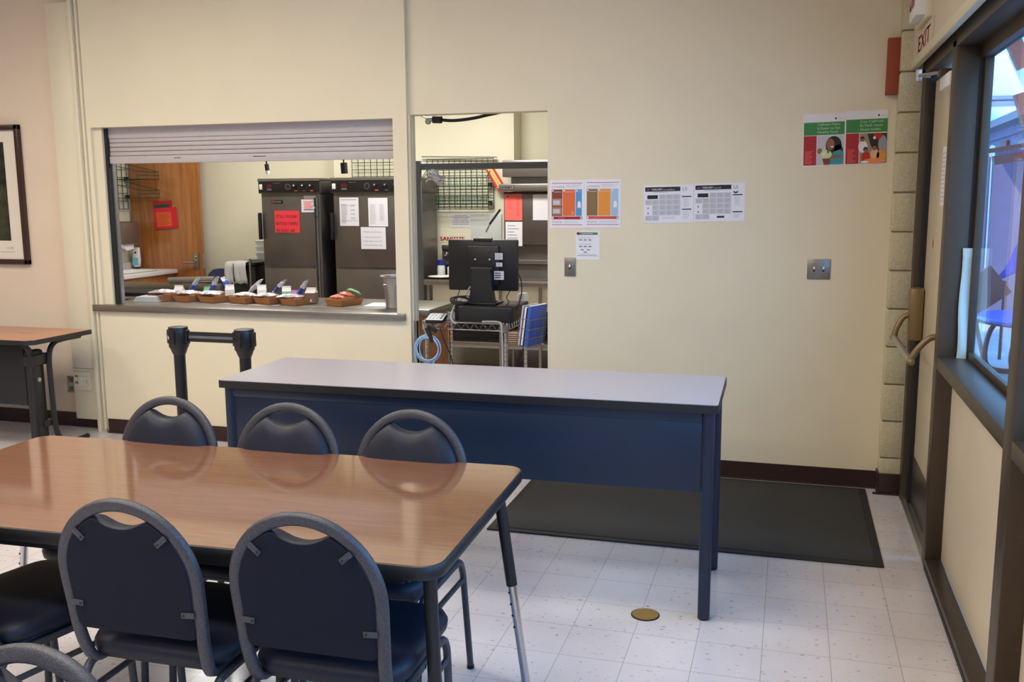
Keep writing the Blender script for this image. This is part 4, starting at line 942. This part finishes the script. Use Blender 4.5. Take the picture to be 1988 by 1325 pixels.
for i in range(3):
    b = MB(); z0 = 1.023+.058*i; b.rings([[(x-4.75, y+7.93, z) for x, y in rrect(-a, a, -a*.9, a*.9, .02, 3)] for a, z in ((.06, z0), (.075, z0+.05), (.08, z0+.056), (.04, z0+.0565))], M_clear)
    tag(b.build('plastic_tub', loc=(-4.75, 7.93, z0)), 'clear plastic tub on the narrow steel shelving, %s' % ('lowest of three', 'middle of three', 'top of three')[i], 'tub', 'stacked plastic tubs')
# hanging cords
for x, wp, lb, bl in ((-3.905, .016, 'thin black cord with a white plug hanging above the left warming cabinet', 0), (-3.25, .026, 'thicker black cord with a long plug hanging above the right warming cabinet', 1)):
    b = MB(); b.tube([(x-.02, 6.6, 2.86), (x-.012, 6.6, 2.2), (x-.005, 6.6, 1.845)], .006, M_black, 8); b.tube([(x-.005, 6.6, 1.85), (x, 6.6, 1.77 if bl else 1.80)], wp, M_rubber, 10)
    if not bl: b.tube([(x, 6.6, 1.80), (x+.002, 6.6, 1.775)], .015, M_whitep, 10)
    tag(b.build('drop_plug', loc=(x, 6.6, 1.77)), lb, 'cord')
b = MB(); b.tube([(-2.34, 6.0, 2.86), (-2.38, 6.0, 2.5), (-2.395, 6.0, 2.13), (-2.34, 6.0, 2.105)], .006, M_alum, 8); b.ball((-2.335, 6.0, 2.088), .022, M_steel, 8, (1, .6, 1)); b.tube([(-2.33, 6.0, 2.100), (-2.295, 6.0, 2.098)], .014, M_steel, 12); b.tube([(-2.30, 6.0, 2.098), (-2.24, 6.0, 2.095)], .024, M_rubber, 12)
b.tube(smoothpath([(-2.24, 6.0, 2.094), (-2.16, 6.0, 2.088), (-2.05, 6.0, 2.095), (-1.93, 6.0, 2.115), (-1.75, 6.02, 2.16), (-1.4, 6.05, 2.32), (-1.1, 6.1, 2.86)], 5), .011, M_rubber, 10)
tag(b.build('power_cable', loc=(-2.3, 6.0, 2.1)), 'thick black cable with a steel connector hanging across the top of the doorway', 'cable')

# three-compartment sink bench
sk = empty('sink_bench', (-2.3, 8.05, 0), 'long stainless sink bench behind the cart', 'sink')
def K(q, name, root=None):
    o = q.build(name); return adopt(o, root or sk)
q = MB(); x0, x1, xd = -3.05, -.9, -2.52
q.box(x0, x1, 7.66, 7.80, .845, .872, M_steel, .004); q.box(x0, xd, 8.32, 8.42, .845, .872, M_steel, .004)
for a, c in ((x0, -2.97), (-2.60, xd)): q.box(a, c, 7.80, 8.32, .845, .872, M_steel)
q.box(xd, x1, 7.80, 8.08, .845, .872, M_steel); q.box(x0, x1, 7.64, 7.665, .835, .885, M_steel, .006); K(q, 'bench_top')
for a, c in ((-2.97, -2.60),):
    q = MB(); q.box(a, c, 7.80, 8.32, .56, .57, M_steel); q.box(a-.003, a, 7.80, 8.32, .56, .86, M_steel); q.box(c, c+.003, 7.80, 8.32, .56, .86, M_steel); q.box(a, c, 7.797, 7.80, .56, .86, M_steel); q.box(a, c, 8.32, 8.323, .56, .86, M_steel); K(q, 'basin')
q = MB(); q.box(-3.16, xd, 8.42, 8.46, .86, 1.105, M_steel, .003); q.box(-3.16, xd, 8.40, 8.46, 1.10, 1.14, M_steel, .006); q.box(-3.16, xd, 8.36, 8.42, .955, .985, M_steel, .004); K(q, 'backsplash')
for x in (x0+.03, -2.36, -2.01, x1-.05):
    for y in (7.68, 8.06): q = MB(); q.tube([(x, y, 0), (x, y, .85)], .015, M_steel, 10); K(q, 'leg')
q = MB(); q.box(x0, x1, 7.68, 8.08, .295, .345, M_steel, .003); K(q, 'undershelf')
q = MB(); q.box(-3.0, -.95, 7.74, 7.76, .62, .835, M_kwall); K(q, 'apron')
for x in (-3.13,): q = MB(); q.ball((x+.02, 8.40, 1.06), .018, M_chrome, 8); q.tube([(x+.02, 8.40, 1.06), (x+.02, 8.34, 1.04)], .010, M_chrome, 8); K(q, 'tap')
# writing on the wall above the bench
b = Flat(); b.M = wallframe(-3.205, 1.178, 8.498); b.box(0, .27, -.012, .05, 0, .0012, M_kwall); b.text('SANITIZE', .0, 0, .038, .0016, M_red, width=.245, bold=.003); tag(b.build('wall_lettering', loc=(-3.2, 8.498, 1.178), smooth=0), 'red SANITIZE lettering on the wall above the sink bench', 'lettering')
b = Flat(); b.M = frame((-2.535, 8.498, 1.19), (0, 0, 1), (-1, 0, 0)) @ Matrix.Rotation(R(-8), 4, 'Z'); b.box(-.005, .16, -.012, .05, 0, .0012, M_kwall); b.text('RINSE', 0, 0, .032, .0016, M_red, width=.13, bold=.003); tag(b.build('wall_lettering', loc=(-2.53, 8.498, 1.19), smooth=0), 'red upright lettering beside the steel dishwasher', 'lettering')
def fn_3c(b, w, h):
    for i, s_ in enumerate(('3 COMPARTMENT', 'TABLES ARE NOT TO BE', 'USED FOR HAND', 'WASHING. WASH YOUR', 'HANDS IN THE HAND', 'WASHING SINK LOCATED')): b.text(s_, w/2, h-.022-.0165*i, .010, .0025, M_ink, width=w*(.72 if i in (0, 2) else .84), align='c')
paper('wall_notice', -3.098, 1.302, .200, .130, 'white notice in capital letters below the green wire grid', fn_3c, y=8.498, cat='notice')
b = MB(); b.box(-2.895, -2.59, 8.482, 8.498, 1.14, 1.43, M_clear, .004); tag(b.build('cutting_board', loc=(-2.74, 8.49, 1.14)), 'milky plastic board leaning on the wall beside the notice', 'board')
# white caddy, blue bottle, plate
b = MB(); b.box(-2.96, -2.80, 8.0, 8.18, .873, .97, M_whitep, .012); b.tube([(-2.85, 8.0, .97), (-2.80, 7.98, 1.0)], .012, M_blackm, 8); tag(b.build('storage_box', loc=(-2.9, 8.05, .872)), 'small white plastic box on the sink bench', 'box')
b = MB(); b.lathe([(.035, .873), (.036, .96), (.03, .985)], M_clear, (-3.01, 7.99), 16); b.lathe([(.033, .985), (.033, 1.03), (.02, 1.032)], mat('deep_blue_cap', (24, 42, 140), .4), (-3.01, 7.99), 16); tag(b.build('spray_bottle', loc=(-3.01, 7.99, .872)), 'clear bottle with a deep blue cap beside the white box', 'bottle')
b = MB(); b.lathe([(.07, .873), (.13, .885), (.135, .892), (.06, .884)], M_gasket, (-2.93, 7.73+.06), 28); b.lathe([(.05, .888), (.12, .898), (.122, .902), (.05, .896)], M_whitep, (-2.93, 7.79), 28); tag(b.build('dinner_plate', loc=(-2.93, 7.79, .872)), 'white plate on a black one at the left end of the sink bench', 'plate')
# dishwasher
hb = empty('dishwasher', (-2.0, 8.22, 0), 'tall stainless dishwasher to the right of the sink bench', 'dishwasher')
q = MB(); q.box(-2.495, -1.55, 8.20, 8.48, 1.76, 1.91, M_steel, .01); q.box(-2.50, -1.54, 8.10, 8.48, 1.636, 1.70, M_steel, .008); q.box(-2.44, -1.6, 8.30, 8.48, 1.69, 1.77, M_steeld); K(q, 'hood', hb)
q = MB(); q.box(-2.475, -1.56, 8.18, 8.35, 1.165, 1.63, M_steeld, .006); q.box(-2.46, -1.58, 8.25, 8.35, .88, 1.165, M_steeld); q.tube([(-2.47, 8.16, 1.62), (-1.58, 8.16, 1.62)], .006, M_gasket, 6); K(q, 'door', hb)
q = MB(); q.box(-2.47, -1.56, 8.10, 8.35, .995, 1.035, M_steel, .006); K(q, 'ledge', hb)
q = MB(); q.box(-2.47, -1.58, 8.14, 8.36, .03, 1.0, M_steeld, .004); K(q, 'tank', hb)
q = Flat(); q.M = wallframe(-2.485, 1.652, 8.098); q.polyf([(0, 0), (.125, 0), (.132, .036), (-.007, .036)], .001, M_ink); q.polyf([(.004, .003), (.121, .003), (.127, .033), (-.002, .033)], .0014, M_alum); q.text('HOBART', .008, .008, .020, .0018, M_ink, width=.108, bold=.002); K(q, 'badge', hb)
paper('instruction_sheet', -2.465, 1.378, .162, .236, 'coral pink sheet on the upper left of the dishwasher door', lambda b, w, h: (b.lines(.03, .10, w*.4, h-.05, 7, .0025, M_mag, .3), b.lines(w*.68, .04, w-.02, h-.04, 8, .0025, M_mag, .3), b.rect(.02, h-.03, .035, h-.02, .0025, M_ink)), y=8.178, m=M_pink)
paper('instruction_sheet', -2.460, 1.150, .157, .215, 'white sheet below the coral pink one on the dishwasher', lambda b, w, h: b.lines(.02, .03, w-.03, h-.02, 6, .0025, M_grey, .22, .6), y=8.178)
paper('instruction_sheet', -2.205, 1.380, .17, .225, 'white sheet at the right side of the dishwasher door, cut by the door frame', None, y=8.178)
b = Flat(); b.M = wallframe(-2.685, 1.85, 8.42) @ Matrix.Rotation(R(-58), 4, 'Z'); b.box(0, .245, -.04, .04, 0, .003, mat('signal_red_card', (206, 54, 40), .5)); b.polyf([(.0, -.02), (.19, -.02), (.19, -.034), (.235, 0), (.19, .034), (.19, .02), (0, .02)], .0036, mat('cream_arrow_print', (238, 206, 130), .5)); b.text('HOT WATER', .06, -.008, .017, .0042, M_red, width=.11)
tag(b.build('arrow_sign', loc=(-2.62, 8.42, 1.76), smooth=0), 'red and cream arrow card hanging tilted from the wire grid', 'sign')
b = MB(); b.tube([(-2.50, 8.15, 1.475), (-2.60, 8.15, 1.345)], .010, M_rubber, 8); b.tube([(-2.60, 8.15, 1.345), (-2.635, 8.15, 1.275)], .008, M_alum, 8); tag(b.build('squeegee', loc=(-2.6, 8.15, 1.27)), 'black handled tool hanging by the dishwasher', 'brush')
b = MB(); rnd = random.Random(3); vs = []; fs = []; n = 7
for j in range(n+1):
    for i in range(n+1): vs.append((-2.545+.13*i/n+.02*j/n, 6.46+rnd.random()*.03, 1.695+.085*j/n+.02*math.sin(i*.8)-.03*(i/n)*(j/n)))
for j in range(n):
    for i in range(n): a = j*(n+1)+i; fs.append((a, a+1, a+n+2, a+n+1))
b.add(vs, fs, M_foil); b.tube([(-2.60, 6.48, 1.70), (-2.53, 6.47, 1.76)], .003, M_gsteel, 6); o = b.build('plastic_bag', loc=(-2.49, 6.48, 1.7), smooth=0); o.modifiers.new('thickness', 'SOLIDIFY').thickness = .003; tag(o, 'crinkled clear plastic bag hanging from the grey rack post', 'bag')
# tall grey rack
rk = empty('tall_rack', (-1.9, 6.7, 0), 'tall grey steel rack frame just inside the doorway', 'rack')
q = MB(); q.box(-2.635, -1.2, 6.49, 6.515, 1.785, 1.83, M_gsteel, .003)
for i in range(8): q.tube([(-2.55+.18*i, 6.488, 1.80), (-2.55+.18*i, 6.47, 1.795), (-2.55+.18*i, 6.47, 1.81)], .004, M_gsteel, 5)
K(q, 'top_rail', rk)
for x, y in ((-2.615, 6.5), (-1.2, 6.5)): q = MB(); q.box(x-.022, x+.022, y-.018, y+.018, 0, 1.85, M_gsteel, .004); q.box(x-.02, x+.02, y-.25, y+.25, 0, .03, M_gsteel, .004); K(q, 'upright', rk)

# ------------------------------------------------------------------ cart with the computer
MB.G = Matrix.Translation((0, 0, .0798)) @ Matrix.Scale(.95, 4)   # the cart is a small one, 0.55 m wide
CY0, CY1, CX0, CX1, CZ = 5.64, 6.10, -2.235, -1.70, .80
cr_ = empty('wire_cart', (-1.95, 5.8, 0), 'chrome wire cart with the computer on it, standing in the doorway', 'cart')
q = MB()
for z in (CZ-.045, CZ): q.tube([(CX0, CY0, z), (CX1, CY0, z), (CX1, CY1, z), (CX0, CY1, z)], .005, M_chrome, 6, loop=True)
for (ax, ay, bx, by) in ((CX0, CY0, CX1, CY0), (CX1, CY0, CX1, CY1)):
    pts = []; n = 18
    for i in range(n+1): pts.append((ax+(bx-ax)*i/n, ay+(by-ay)*i/n, CZ-.045+(.045 if i % 2 else 0)))
    q.tube(pts, .003, M_chrome, 5)
for i in range(20): x = CX0+(CX1-CX0)*i/19; q.tube([(x, CY0, CZ), (x, CY1, CZ)], .0025, M_chrome, 4)
q.box(CX0+.01, CX1-.01, CY0+.01, CY1-.01, CZ+.001, CZ+.006, M_gasket); K(q, 'top_shelf', cr_)
q = MB(); q.tube([(CX0, CY0, .20), (CX1, CY0, .20), (CX1, CY1, .20), (CX0, CY1, .20)], .005, M_chrome, 6, loop=True)
for i in range(20): x = CX0+(CX1-CX0)*i/19; q.tube([(x, CY0, .20), (x, CY1, .20)], .0025, M_chrome, 4)
K(q, 'lower_shelf', cr_)
for x in (CX0, CX1):
    for y in (CY0, CY1):
        q = MB(); q.tube([(x, y, .0), (x, y, CZ+.02)], .0125, M_chrome, 12)
        for k in range(22): q.tube([(x, y, .14+.03*k), (x, y, .143+.03*k)], .0132, M_gsteel, 12)
        q.box(x-.022, x+.022, y-.022, y+.022, CZ-.055, CZ+.008, M_steel, .006)
        q.M = frame((x, y, -.0314), (0, 1, 0), (0, 0, 1)); q.lathe([(.052, -.012), (.052, .012)], M_rubber, n=16); K(q, 'post', cr_)
mz = .806
b = MB(); b.box(-2.01, -1.655, 5.62, 6.02, mz, .905, M_black, .006); b.box(-2.06, -2.012, 5.70, 6.02, mz, .91, M_blackm, .003); b.box(-2.0, -1.67, 5.617, 5.622, .815, .895, M_rubber, .002)
tag(b.build('cash_drawer', loc=(-1.85, 5.8, mz)), 'flat black box under the monitor on the cart', 'cash drawer')
mn = empty('monitor', (-1.915, 5.85, .906), 'black computer monitor turned away, stickers on its back', 'monitor')
b = MB(); b.box(-2.155, -1.68, 5.85, 5.885, .985, 1.318, M_black, .010); b.box(-2.02, -1.80, 5.83, 5.852, 1.02, 1.28, M_black, .012); b.box(-1.98, -1.85, 5.845, 5.875, 1.30, 1.328, M_black, .008)
for x in (-1.96, -1.862): b.ball((x, 5.828, 1.19), .006, M_whitep, 6)
K(b, 'screen_housing', mn)
b = MB(); b.rings([[(-1.905+sx*w, 5.80+sy_*.022+dy, z) for sx, sy_ in ((-1, -1), (1, -1), (1, 1), (-1, 1))] for w, dy, z in ((.105, .0, .915), (.085, .0, .93), (.07, 0, 1.02), (.060, 0, 1.12), (.058, 0, 1.135))], M_blackm); b.tube([(-1.975, 5.80, 1.13), (-1.835, 5.80, 1.13)], .018, M_blackm, 12); b.box(-2.02, -1.79, 5.72, 5.90, .906, .918, M_black, .004); K(b, 'stand', mn)
for x, z, w, h in ((-1.825, 1.19, .052, .042), (-1.818, 1.145, .042, .026), (-1.832, 1.06, .066, .056)):
    q = Flat(); q.M = wallframe(x, z, 5.848 if True else 0); q.M = wallframe(x, z, 5.829 if x < -1.80-.066 else 5.8275); q.box(0, w, 0, h, 0, .001, M_lgrey); q.lines(.006, .006, w-.006, h-.006, 3, .0016, M_ink if h < .06 and w > .06 else M_grey); K(q, 'sticker', mn)
b = MB(); b.M = Matrix.Translation((-2.17, 5.66, mz)) @ Matrix.Rotation(.1, 4, 'Z') @ Matrix.Rotation(R(12), 4, 'X'); b.box(-.058, .058, -.065, .065, 0, .022, M_gasket, .005); b.box(-.055, .055, -.062, .062, .022, .026, M_whitep, .002)
for i in range(4):
    for j in range(4): b.box(-.045+.025*i, -.027+.025*i, -.05+.027*j, -.03+.027*j, .026, .031, M_lgrey if i < 3 else M_gsteel, .002)
tag(b.build('keypad', loc=(-2.17, 5.66, mz)), 'white number keypad on the left corner of the cart', 'keypad')
b = MB(); b.lathe([(.040, mz), (.046, .82), (.040, .93), (.030, .955), (.01, .957)], M_whitep, (-1.60, 5.98), 20) if False else b.lathe([(.050, mz), (.052, .82), (.038, .94), (.028, .955), (.01, .957)], M_whitep, (-1.70, 6.05), 20)
tag(b.build('paper_cup', loc=(-1.70, 6.05, mz)), 'white conical cup behind the black box on the cart', 'cup')
def cable(name, pts, r, m, label): b = MB(); b.tube(smoothpath(pts, 6), r, m, 7); return tag(b.build(name, loc=pts[0]), label, 'cable')
cable('monitor_cable', [(-1.70, 5.84, 1.12), (-1.65, 5.80, 1.08), (-1.635, 5.78, .98), (-1.66, 5.72, .87), (-1.70, 5.60, .80)], .004, M_rubber, 'black cable looping down the right side of the monitor')
cable('monitor_cable', [(-1.73, 5.85, .99), (-1.74, 5.80, .95), (-1.72, 5.78, .92), (-1.74, 5.76, .90)], .003, M_rubber, 'short black cable under the right corner of the monitor')
cable('power_lead', [(-2.00, 5.84, 1.01), (-2.02, 5.76, .95), (-2.06, 5.70, .90), (-2.05, 5.60, .83), (-2.0, 5.55, .805)], .0055, M_gcable, 'grey cable curving down in front of the black box')
cable('power_lead', [(-1.84, 5.60, .815), (-1.79, 5.58, .82), (-1.71, 5.54, .822), (-1.685, 5.50, .80), (-1.68, 5.50, .70), (-1.68, 5.50, .45), (-1.70, 5.50, .10)], .006, M_gcable, 'grey cable running along the cart edge and down to the floor')
cable('power_lead', [(-2.07, 5.84, 1.0), (-2.08, 5.80, .93), (-2.09, 5.78, .85)], .003, M_rubber, 'thin black lead under the left side of the monitor')
b = MB(); rnd = random.Random(5)
for k in range(4):
    c = Vector((-2.02+.01*k, 5.67, .935+.004*k)); b.tube([(c.x+(.05+.006*k)*math.cos(a)+.02*math.cos(2*a+k), c.y+.015*math.sin(a+k), c.z+.022*math.sin(a)) for a in (2*math.pi*i/24 for i in range(24))], .0035, M_rubber, 6, loop=True)
tag(b.build('cable_bundle', loc=(-2.0, 5.68, .93)), 'tangle of black cables in front of the monitor stand', 'cable')
b = MB()
for k in range(5):
    rr = .088-.004*k; c = (-2.175+.006*(k % 3), 5.505-.004*k, .645+.004*(k % 2)); b.tube([(c[0]+rr*math.cos(a)*(1 if k != 2 else .8), c[1], c[2]+rr*math.sin(a)) for a in (2*math.pi*i/32 for i in range(32))], .0036, M_cable, 7, loop=True)
b.tube(smoothpath([(-2.26, 5.50, .62), (-2.25, 5.50, .55), (-2.20, 5.50, .50), (-2.15, 5.50, .53), (-2.12, 5.50, .60)], 6), .0042, M_cable, 7); b.tube(smoothpath([(-2.20, 5.50, .80), (-2.19, 5.50, .76), (-2.165, 5.50, .715)], 6), .0042, M_gcable, 7)
cc = tag(b.build('coiled_cable', loc=(-2.175, 5.5, .64)), 'pale blue network cable coiled and hung on the left of the cart', 'cable')
q = MB(); q.M = Matrix.Translation((-2.155, 5.50, .735)) @ Matrix.Rotation(R(-25), 4, 'Y'); q.box(-.012, .012, -.015, .008, -.05, .05, M_rubber, .003); q.M = Matrix.Translation((-2.135, 5.50, .775)) @ Matrix.Rotation(R(35), 4, 'Y'); q.box(-.035, .035, -.012, .01, -.012, .012, M_black, .003); K(q, 'cable_tie', cc)
cable('floor_lead', [(-2.10, 5.53, .78), (-2.07, 5.52, .70), (-2.02, 5.52, .58), (-2.0, 5.52, .40), (-1.99, 5.55, .05)], .004, M_rubber, 'black lead hanging below the left of the cart')
MB.G = Matrix.Identity(4)
cable('floor_lead', [(-1.73, 6.2, .60), (-1.76, 6.2, .50), (-1.82, 6.2, .35), (-1.88, 6.2, .05)], .005, M_rubber, 'black lead hanging in front of the sheet pans')
MB.G = Matrix.Translation((0, 0, .0798)) @ Matrix.Scale(.95, 4)
# binder basket on the right side of the cart
Mb = Matrix.Translation((-1.60, 5.62, .66)) @ Matrix.Rotation(R(72), 4, 'Z') @ Matrix.Rotation(R(8), 4, 'X') @ Matrix.Diagonal((.8, 1, 1, 1))
b = MB(); b.M = Mb
for x in (0, .06, .12, .18, .24): b.tube([(x, -.05, 0), (x, -.05, .18)], .002, M_steel, 5); 
for z in (0, .06, .12, .18): b.tube([(0, -.05, z), (.25, -.05, z), (.25, .03, z), (0, .03, z)], .0025, M_steel, 5, loop=True)
for x in (0, .25): b.tube([(x, -.05, 0), (x, .03, 0), (x, .03, .18)], .0025, M_steel, 5)
tag(b.build('wire_basket', loc=(-1.6, 5.6, .66)), 'wire basket holding binders at the right side of the cart', 'basket')
b = MB(); b.M = Mb; b.box(.005, .245, -.044, -.020, .005, .265, mat('denim_blue_binder', (58, 92, 172), .45), .004); b.box(.008, .24, -.040, -.024, .01, .268, M_white); tag(b.build('ring_binder', loc=(-1.6, 5.6, .67)), 'blue ring binder in the wire basket on the cart', 'binder')
b = MB(); b.M = Mb; b.box(.005, .24, -.016, .002, .005, .25, M_ink, .004); b.box(.002, .235, -.013, -.001, .012, .255, M_white); tag(b.build('ring_binder', loc=(-1.6, 5.6, .67)), 'black and white ring binder behind the blue one', 'binder')
b = MB(); b.M = Mb; b.box(.004, .22, .006, .022, .005, .245, mat('mauve_binder', (150, 110, 130), .5), .003); b.box(.0, .215, .009, .019, .01, .262, M_lgrey); tag(b.build('ring_binder', loc=(-1.6, 5.6, .67)), 'thin mauve binder at the back of the wire basket', 'binder')
MB.G = Matrix.Identity(4)
# sheet pans and blue tub on the undershelf
for k in range(12):
    z = .346+.0155*k; dx = .006*math.sin(k*1.7)
    b = MB(); b.rings([[(x-2.60+dx, y+7.88, zz) for x, y in rrect(-a, a, -c, c, .02, 3)] for a, c, zz in ((.195, .15, z), (.212, .166, z+.014), (.215, .168, z+.014), (.209, .163, z+.0135), (.193, .148, z+.002))], M_alum)
    tag(b.build('sheet_pan', loc=(-2.60+dx, 7.88, z)), 'aluminium sheet pan in the stack under the sink bench, seen below the cart', 'pan', 'sheet pans stacked on the undershelf')
for k in range(5):
    z = .346+.018*k; b = MB(); b.box(-2.32, -2.05, 7.72, 8.03, z, z+.014, mat('tan_tray', (160, 140, 120), .5), .005); tag(b.build('serving_tray', loc=(-2.18, 7.88, z)), 'tan serving tray stacked beside the sheet pans', 'tray', 'tan trays stacked on the undershelf')
b = MB(); b.rings([[(x-1.76, y+7.87, zz) for x, y in rrect(-a, a, -c, c, .03, 4)] for a, c, zz in ((.18, .14, .346), (.21, .165, .44), (.215, .168, .442), (.205, .16, .44), (.175, .135, .352))], M_blue); tag(b.build('storage_tub', loc=(-1.76, 7.87, .346)), 'royal blue tub on the undershelf right of the trays', 'tub')
b = MB(); b.box(-2.93, -2.84, 7.75, 8.0, .346, .40, M_cabw, .003); b.box(-2.93, -2.84, 7.76, 8.0, .401, .45, M_cabw, .003); tag(b.build('wooden_box', loc=(-2.88, 7.9, .346)), 'small wooden box left of the sheet pans', 'box')

# ================================================================== WINDOW SHEET AND OUTDOORS
b = MB(); n = 12; vs = []; fs = []
for j in range(n+1):
    for i in range(5):
        u = i/4; v = j/n; vs.append((.668+.060*u+.003*math.sin(v*9), 4.192-.006*math.sin(v*5+u*2)-.012*(1-v)*u, .885+.49*v+(.02*(1-u) if j == 0 else 0)))
for j in range(n):
    for i in range(4): a = j*5+i; fs.append((a, a+1, a+6, a+5))
b.add(vs, fs, M_cyan); o = b.build('hanging_sheet', loc=(.70, 4.2, .885), smooth=60); o.modifiers.new('thickness', 'SOLIDIFY').thickness = .002; tag(o, 'pale blue green sheet taped inside the window frame beside the door', 'sheet')

b = MB(); b.box(.78, 30, -10, 40, -.12, -.02, M_conc); st(b.build('ground'))
b = MB(); b.box(.60, .78, -10, 9.4, -.05, .0, M_conc); st(b.build('ground_slab'))
fb = empty('far_building', (4.5, 17, 0), 'lavender house with a blue grey tiled roof beyond the courtyard', 'building')
MF = frame((3.49, 20, 0), (-.03, -1, 0), (0, 0, 1))     # its long side runs away from the window; w points at the courtyard
q = MB(); q.M = MF; q.box(-6, 6, 0, 2.68, -5, 0, M_lav); q.box(-6, 6, 2.52, 2.68, 0, .06, M_lav); K(q, 'wall', fb)
q = MB(); q.M = MF
q.rings([[(u, 2.66, .30), (u, 2.74, .30), (u, 3.10, -1.3), (u, 3.3, -2.5), (u, 2.66, -5.2)] for u in (-6.2, 6.2)], M_roof)
for k in range(7): w_ = .28-.24*k; q.box(-6.2, 6.2, 2.74+.052*k, 2.785+.052*k, w_-.04, w_, M_roof)
K(q, 'roof', fb)
q = MB(); q.M = MF; q.box(1.7, 2.35, 0, 2.45, .0, .05, M_brown); K(q, 'door_panel', fb)
for u in (3.0, 4.4): q = MB(); q.M = MF; q.box(u, u+.8, 1.2, 2.4, 0, .04, M_roof); K(q, 'pane', fb)
cn = empty('shade_canopy', (2.8, 12, 0), 'bright white shade canopy outside the window', 'canopy')
q = MB(); q.box(2.02, 4.2, 11.5, 12.9, 2.62, 3.05, M_whitep, .02); K(q, 'fabric', cn)
q = MB(); q.tube([(2.0, 11.5, 2.58), (4.2, 11.5, 2.58)], .012, M_lav, 8); K(q, 'front_rod', cn)
for y in (11.7, 12.7): q = MB(); q.tube([(3.25, y, -.02), (3.25, y, 2.64)], .05, M_lav, 10); K(q, 'post', cn)
b = MB()
for (ax, az), (bx, bz), w in (((1.90, 3.62), (2.26, 2.88), .07), ((2.24, 2.62), (2.46, 1.95), .07)):
    d = Vector((bx-ax, 0, bz-az)).normalized(); n_ = Vector((-d.z, 0, d.x))*w; A_, B_ = Vector((ax, 11.2, az)), Vector((bx, 11.2, bz)); t_ = Vector((0, .06, 0))
    b.rings([[A_-n_-t_, A_+n_-t_, A_+n_+t_, A_-n_+t_], [B_-n_-t_, B_+n_-t_, B_+n_+t_, B_-n_+t_]], M_brown)
tag(b.build('pergola_beam', loc=(2.2, 11.2, 2.5)), 'reddish brown diagonal timber brace outside the window', 'beam')
b = MB(); b.M = Matrix.Translation((1.9, 9.4, 2.0)) @ Matrix.Rotation(R(-9), 4, 'Y'); b.box(-.35, 2.1, -.03, .03, -.02, .02, M_brown); b.box(-.22, .45, -.05, .05, -.13, -.05, M_brown); tag(b.build('timber_rail', loc=(2.4, 9.4, 1.9)), 'dark reddish rail crossing outside the window', 'rail')
b = MB(); b.tube([(1.86, 10.3, -.02), (1.845, 10.3, 1.94)], .007, M_whitep, 8); b.lathe([(.016, 1.94), (.024, 1.95), (.024, 2.03), (.013, 2.05)], M_whitep, (1.845, 10.3), 14); tag(b.build('lamp_post', loc=(1.86, 10.3, -.02)), 'slender white pole with a small cap outside the window', 'pole')
b = MB(); b.box(2.12, 2.62, 12.98, 13.1, -.02, 2.12, M_lav); b.box(2.6, 3.3, 12.95, 13.15, -.02, 2.12, M_lav, .01); b.box(2.08, 2.3, 12.92, 13.14, -.02, 2.16, M_lav, .01); tag(b.build('garden_wall', loc=(2.7, 13.0, -.02)), 'tall lavender courtyard wall behind the picnic table', 'wall')
b = MB(); rnd = random.Random(9)
for k in range(2600):
    a = rnd.random()*6.28; rr = .22*math.sqrt(rnd.random()); z = .1+rnd.random()*1.9; c = Vector((1.74+rr*math.cos(a), 11.3+rr*math.sin(a)*1.2, z)); u = Vector((rnd.random()-.5, rnd.random()-.5, rnd.random()-.5)).normalized()*.028; v = u.orthogonal().normalized()*.014
    b.add([c-u, c+v, c+u, c-v], [(0, 1, 2, 3)], M_leaf)
fo = Flat; o = b.build('shrub', loc=(1.74, 11.3, -.02), smooth=0); tag(o, 'tall olive green shrub beside the lavender wall', 'shrub')
q = MB(); q.tube([(1.74, 11.3, -.02), (1.74, 11.3, 1.6)], .03, M_brown, 8); K(q, 'trunk', o)
pt = empty('picnic_table', (2.12, 9.2, 0), 'round blue picnic table with bent brown legs outside the window', 'picnic table')
q = MB(); q.rings([[(.50*s_*math.cos(a), .55*s_*math.sin(a), z) for a in (2*math.pi*i/36 for i in range(36))] for s_, z in ((.97, .475), (1, .485), (1, .505), (.98, .515), (.25, .517), (.2, .512))], mat('blue_table_coating', (70, 96, 190), .3)); q.lathe([(.495, .46), (.50, .478)], M_brown, n=36); q.lathe([(.06, .515), (.06, .56), (.02, .565)], mat('blue_umbrella_hub', (60, 70, 160), .4), n=16); part(q, 'tabletop', pt)
for dx, dy in ((-.30, .12), (-.14, -.15), (.3, .1), (.25, -.2)):
    q = MB(); q.tube(smoothpath([(dx, dy, .47), (dx-.07, dy-.02, .36), (dx-.10, dy-.02, .18), (dx-.07, dy, .05), (dx+.02, dy, .005), (dx+.25, dy, .0)], 5), .022, M_brown, 8); part(q, 'leg', pt)
b = MB(); b.M = Matrix.Translation((1.72, 9.9, .63)) @ Matrix.Rotation(R(-38), 4, 'Y'); b.box(-.20, .26, -.03, .03, -.16, .16, M_brown, .005); b.tube([(-.1, 0, -.1), (-.30, 0, -.55)], .02, M_brown, 8); tag(b.build('folded_bench', loc=(1.72, 9.9, .5)), 'tilted reddish brown bench board behind the blue picnic table', 'bench')
b = MB(); vs = []; fs = []
for j in range(9):
    for i in range(9): u, v = i/8, j/8; vs.append((1.80+.35*u+.12*v, 10.1+.05*math.sin(u*9+v*3), .72+.75*v*u+.12*u-.05*v))
for j in range(8):
    for i in range(8): a = j*9+i; fs.append((a, a+1, a+10, a+9))
b.add(vs, fs, mat('violet_cloth', (96, 84, 170), .8)); b.tube([(2.0, 10.1, -.02), (2.0, 10.1, .75)], .015, M_brown, 8); o = b.build('folded_umbrella', loc=(1.95, 10.1, 0), smooth=60); o.modifiers.new('thickness', 'SOLIDIFY').thickness = .01; tag(o, 'drooping violet umbrella cloth beside the picnic table', 'umbrella')
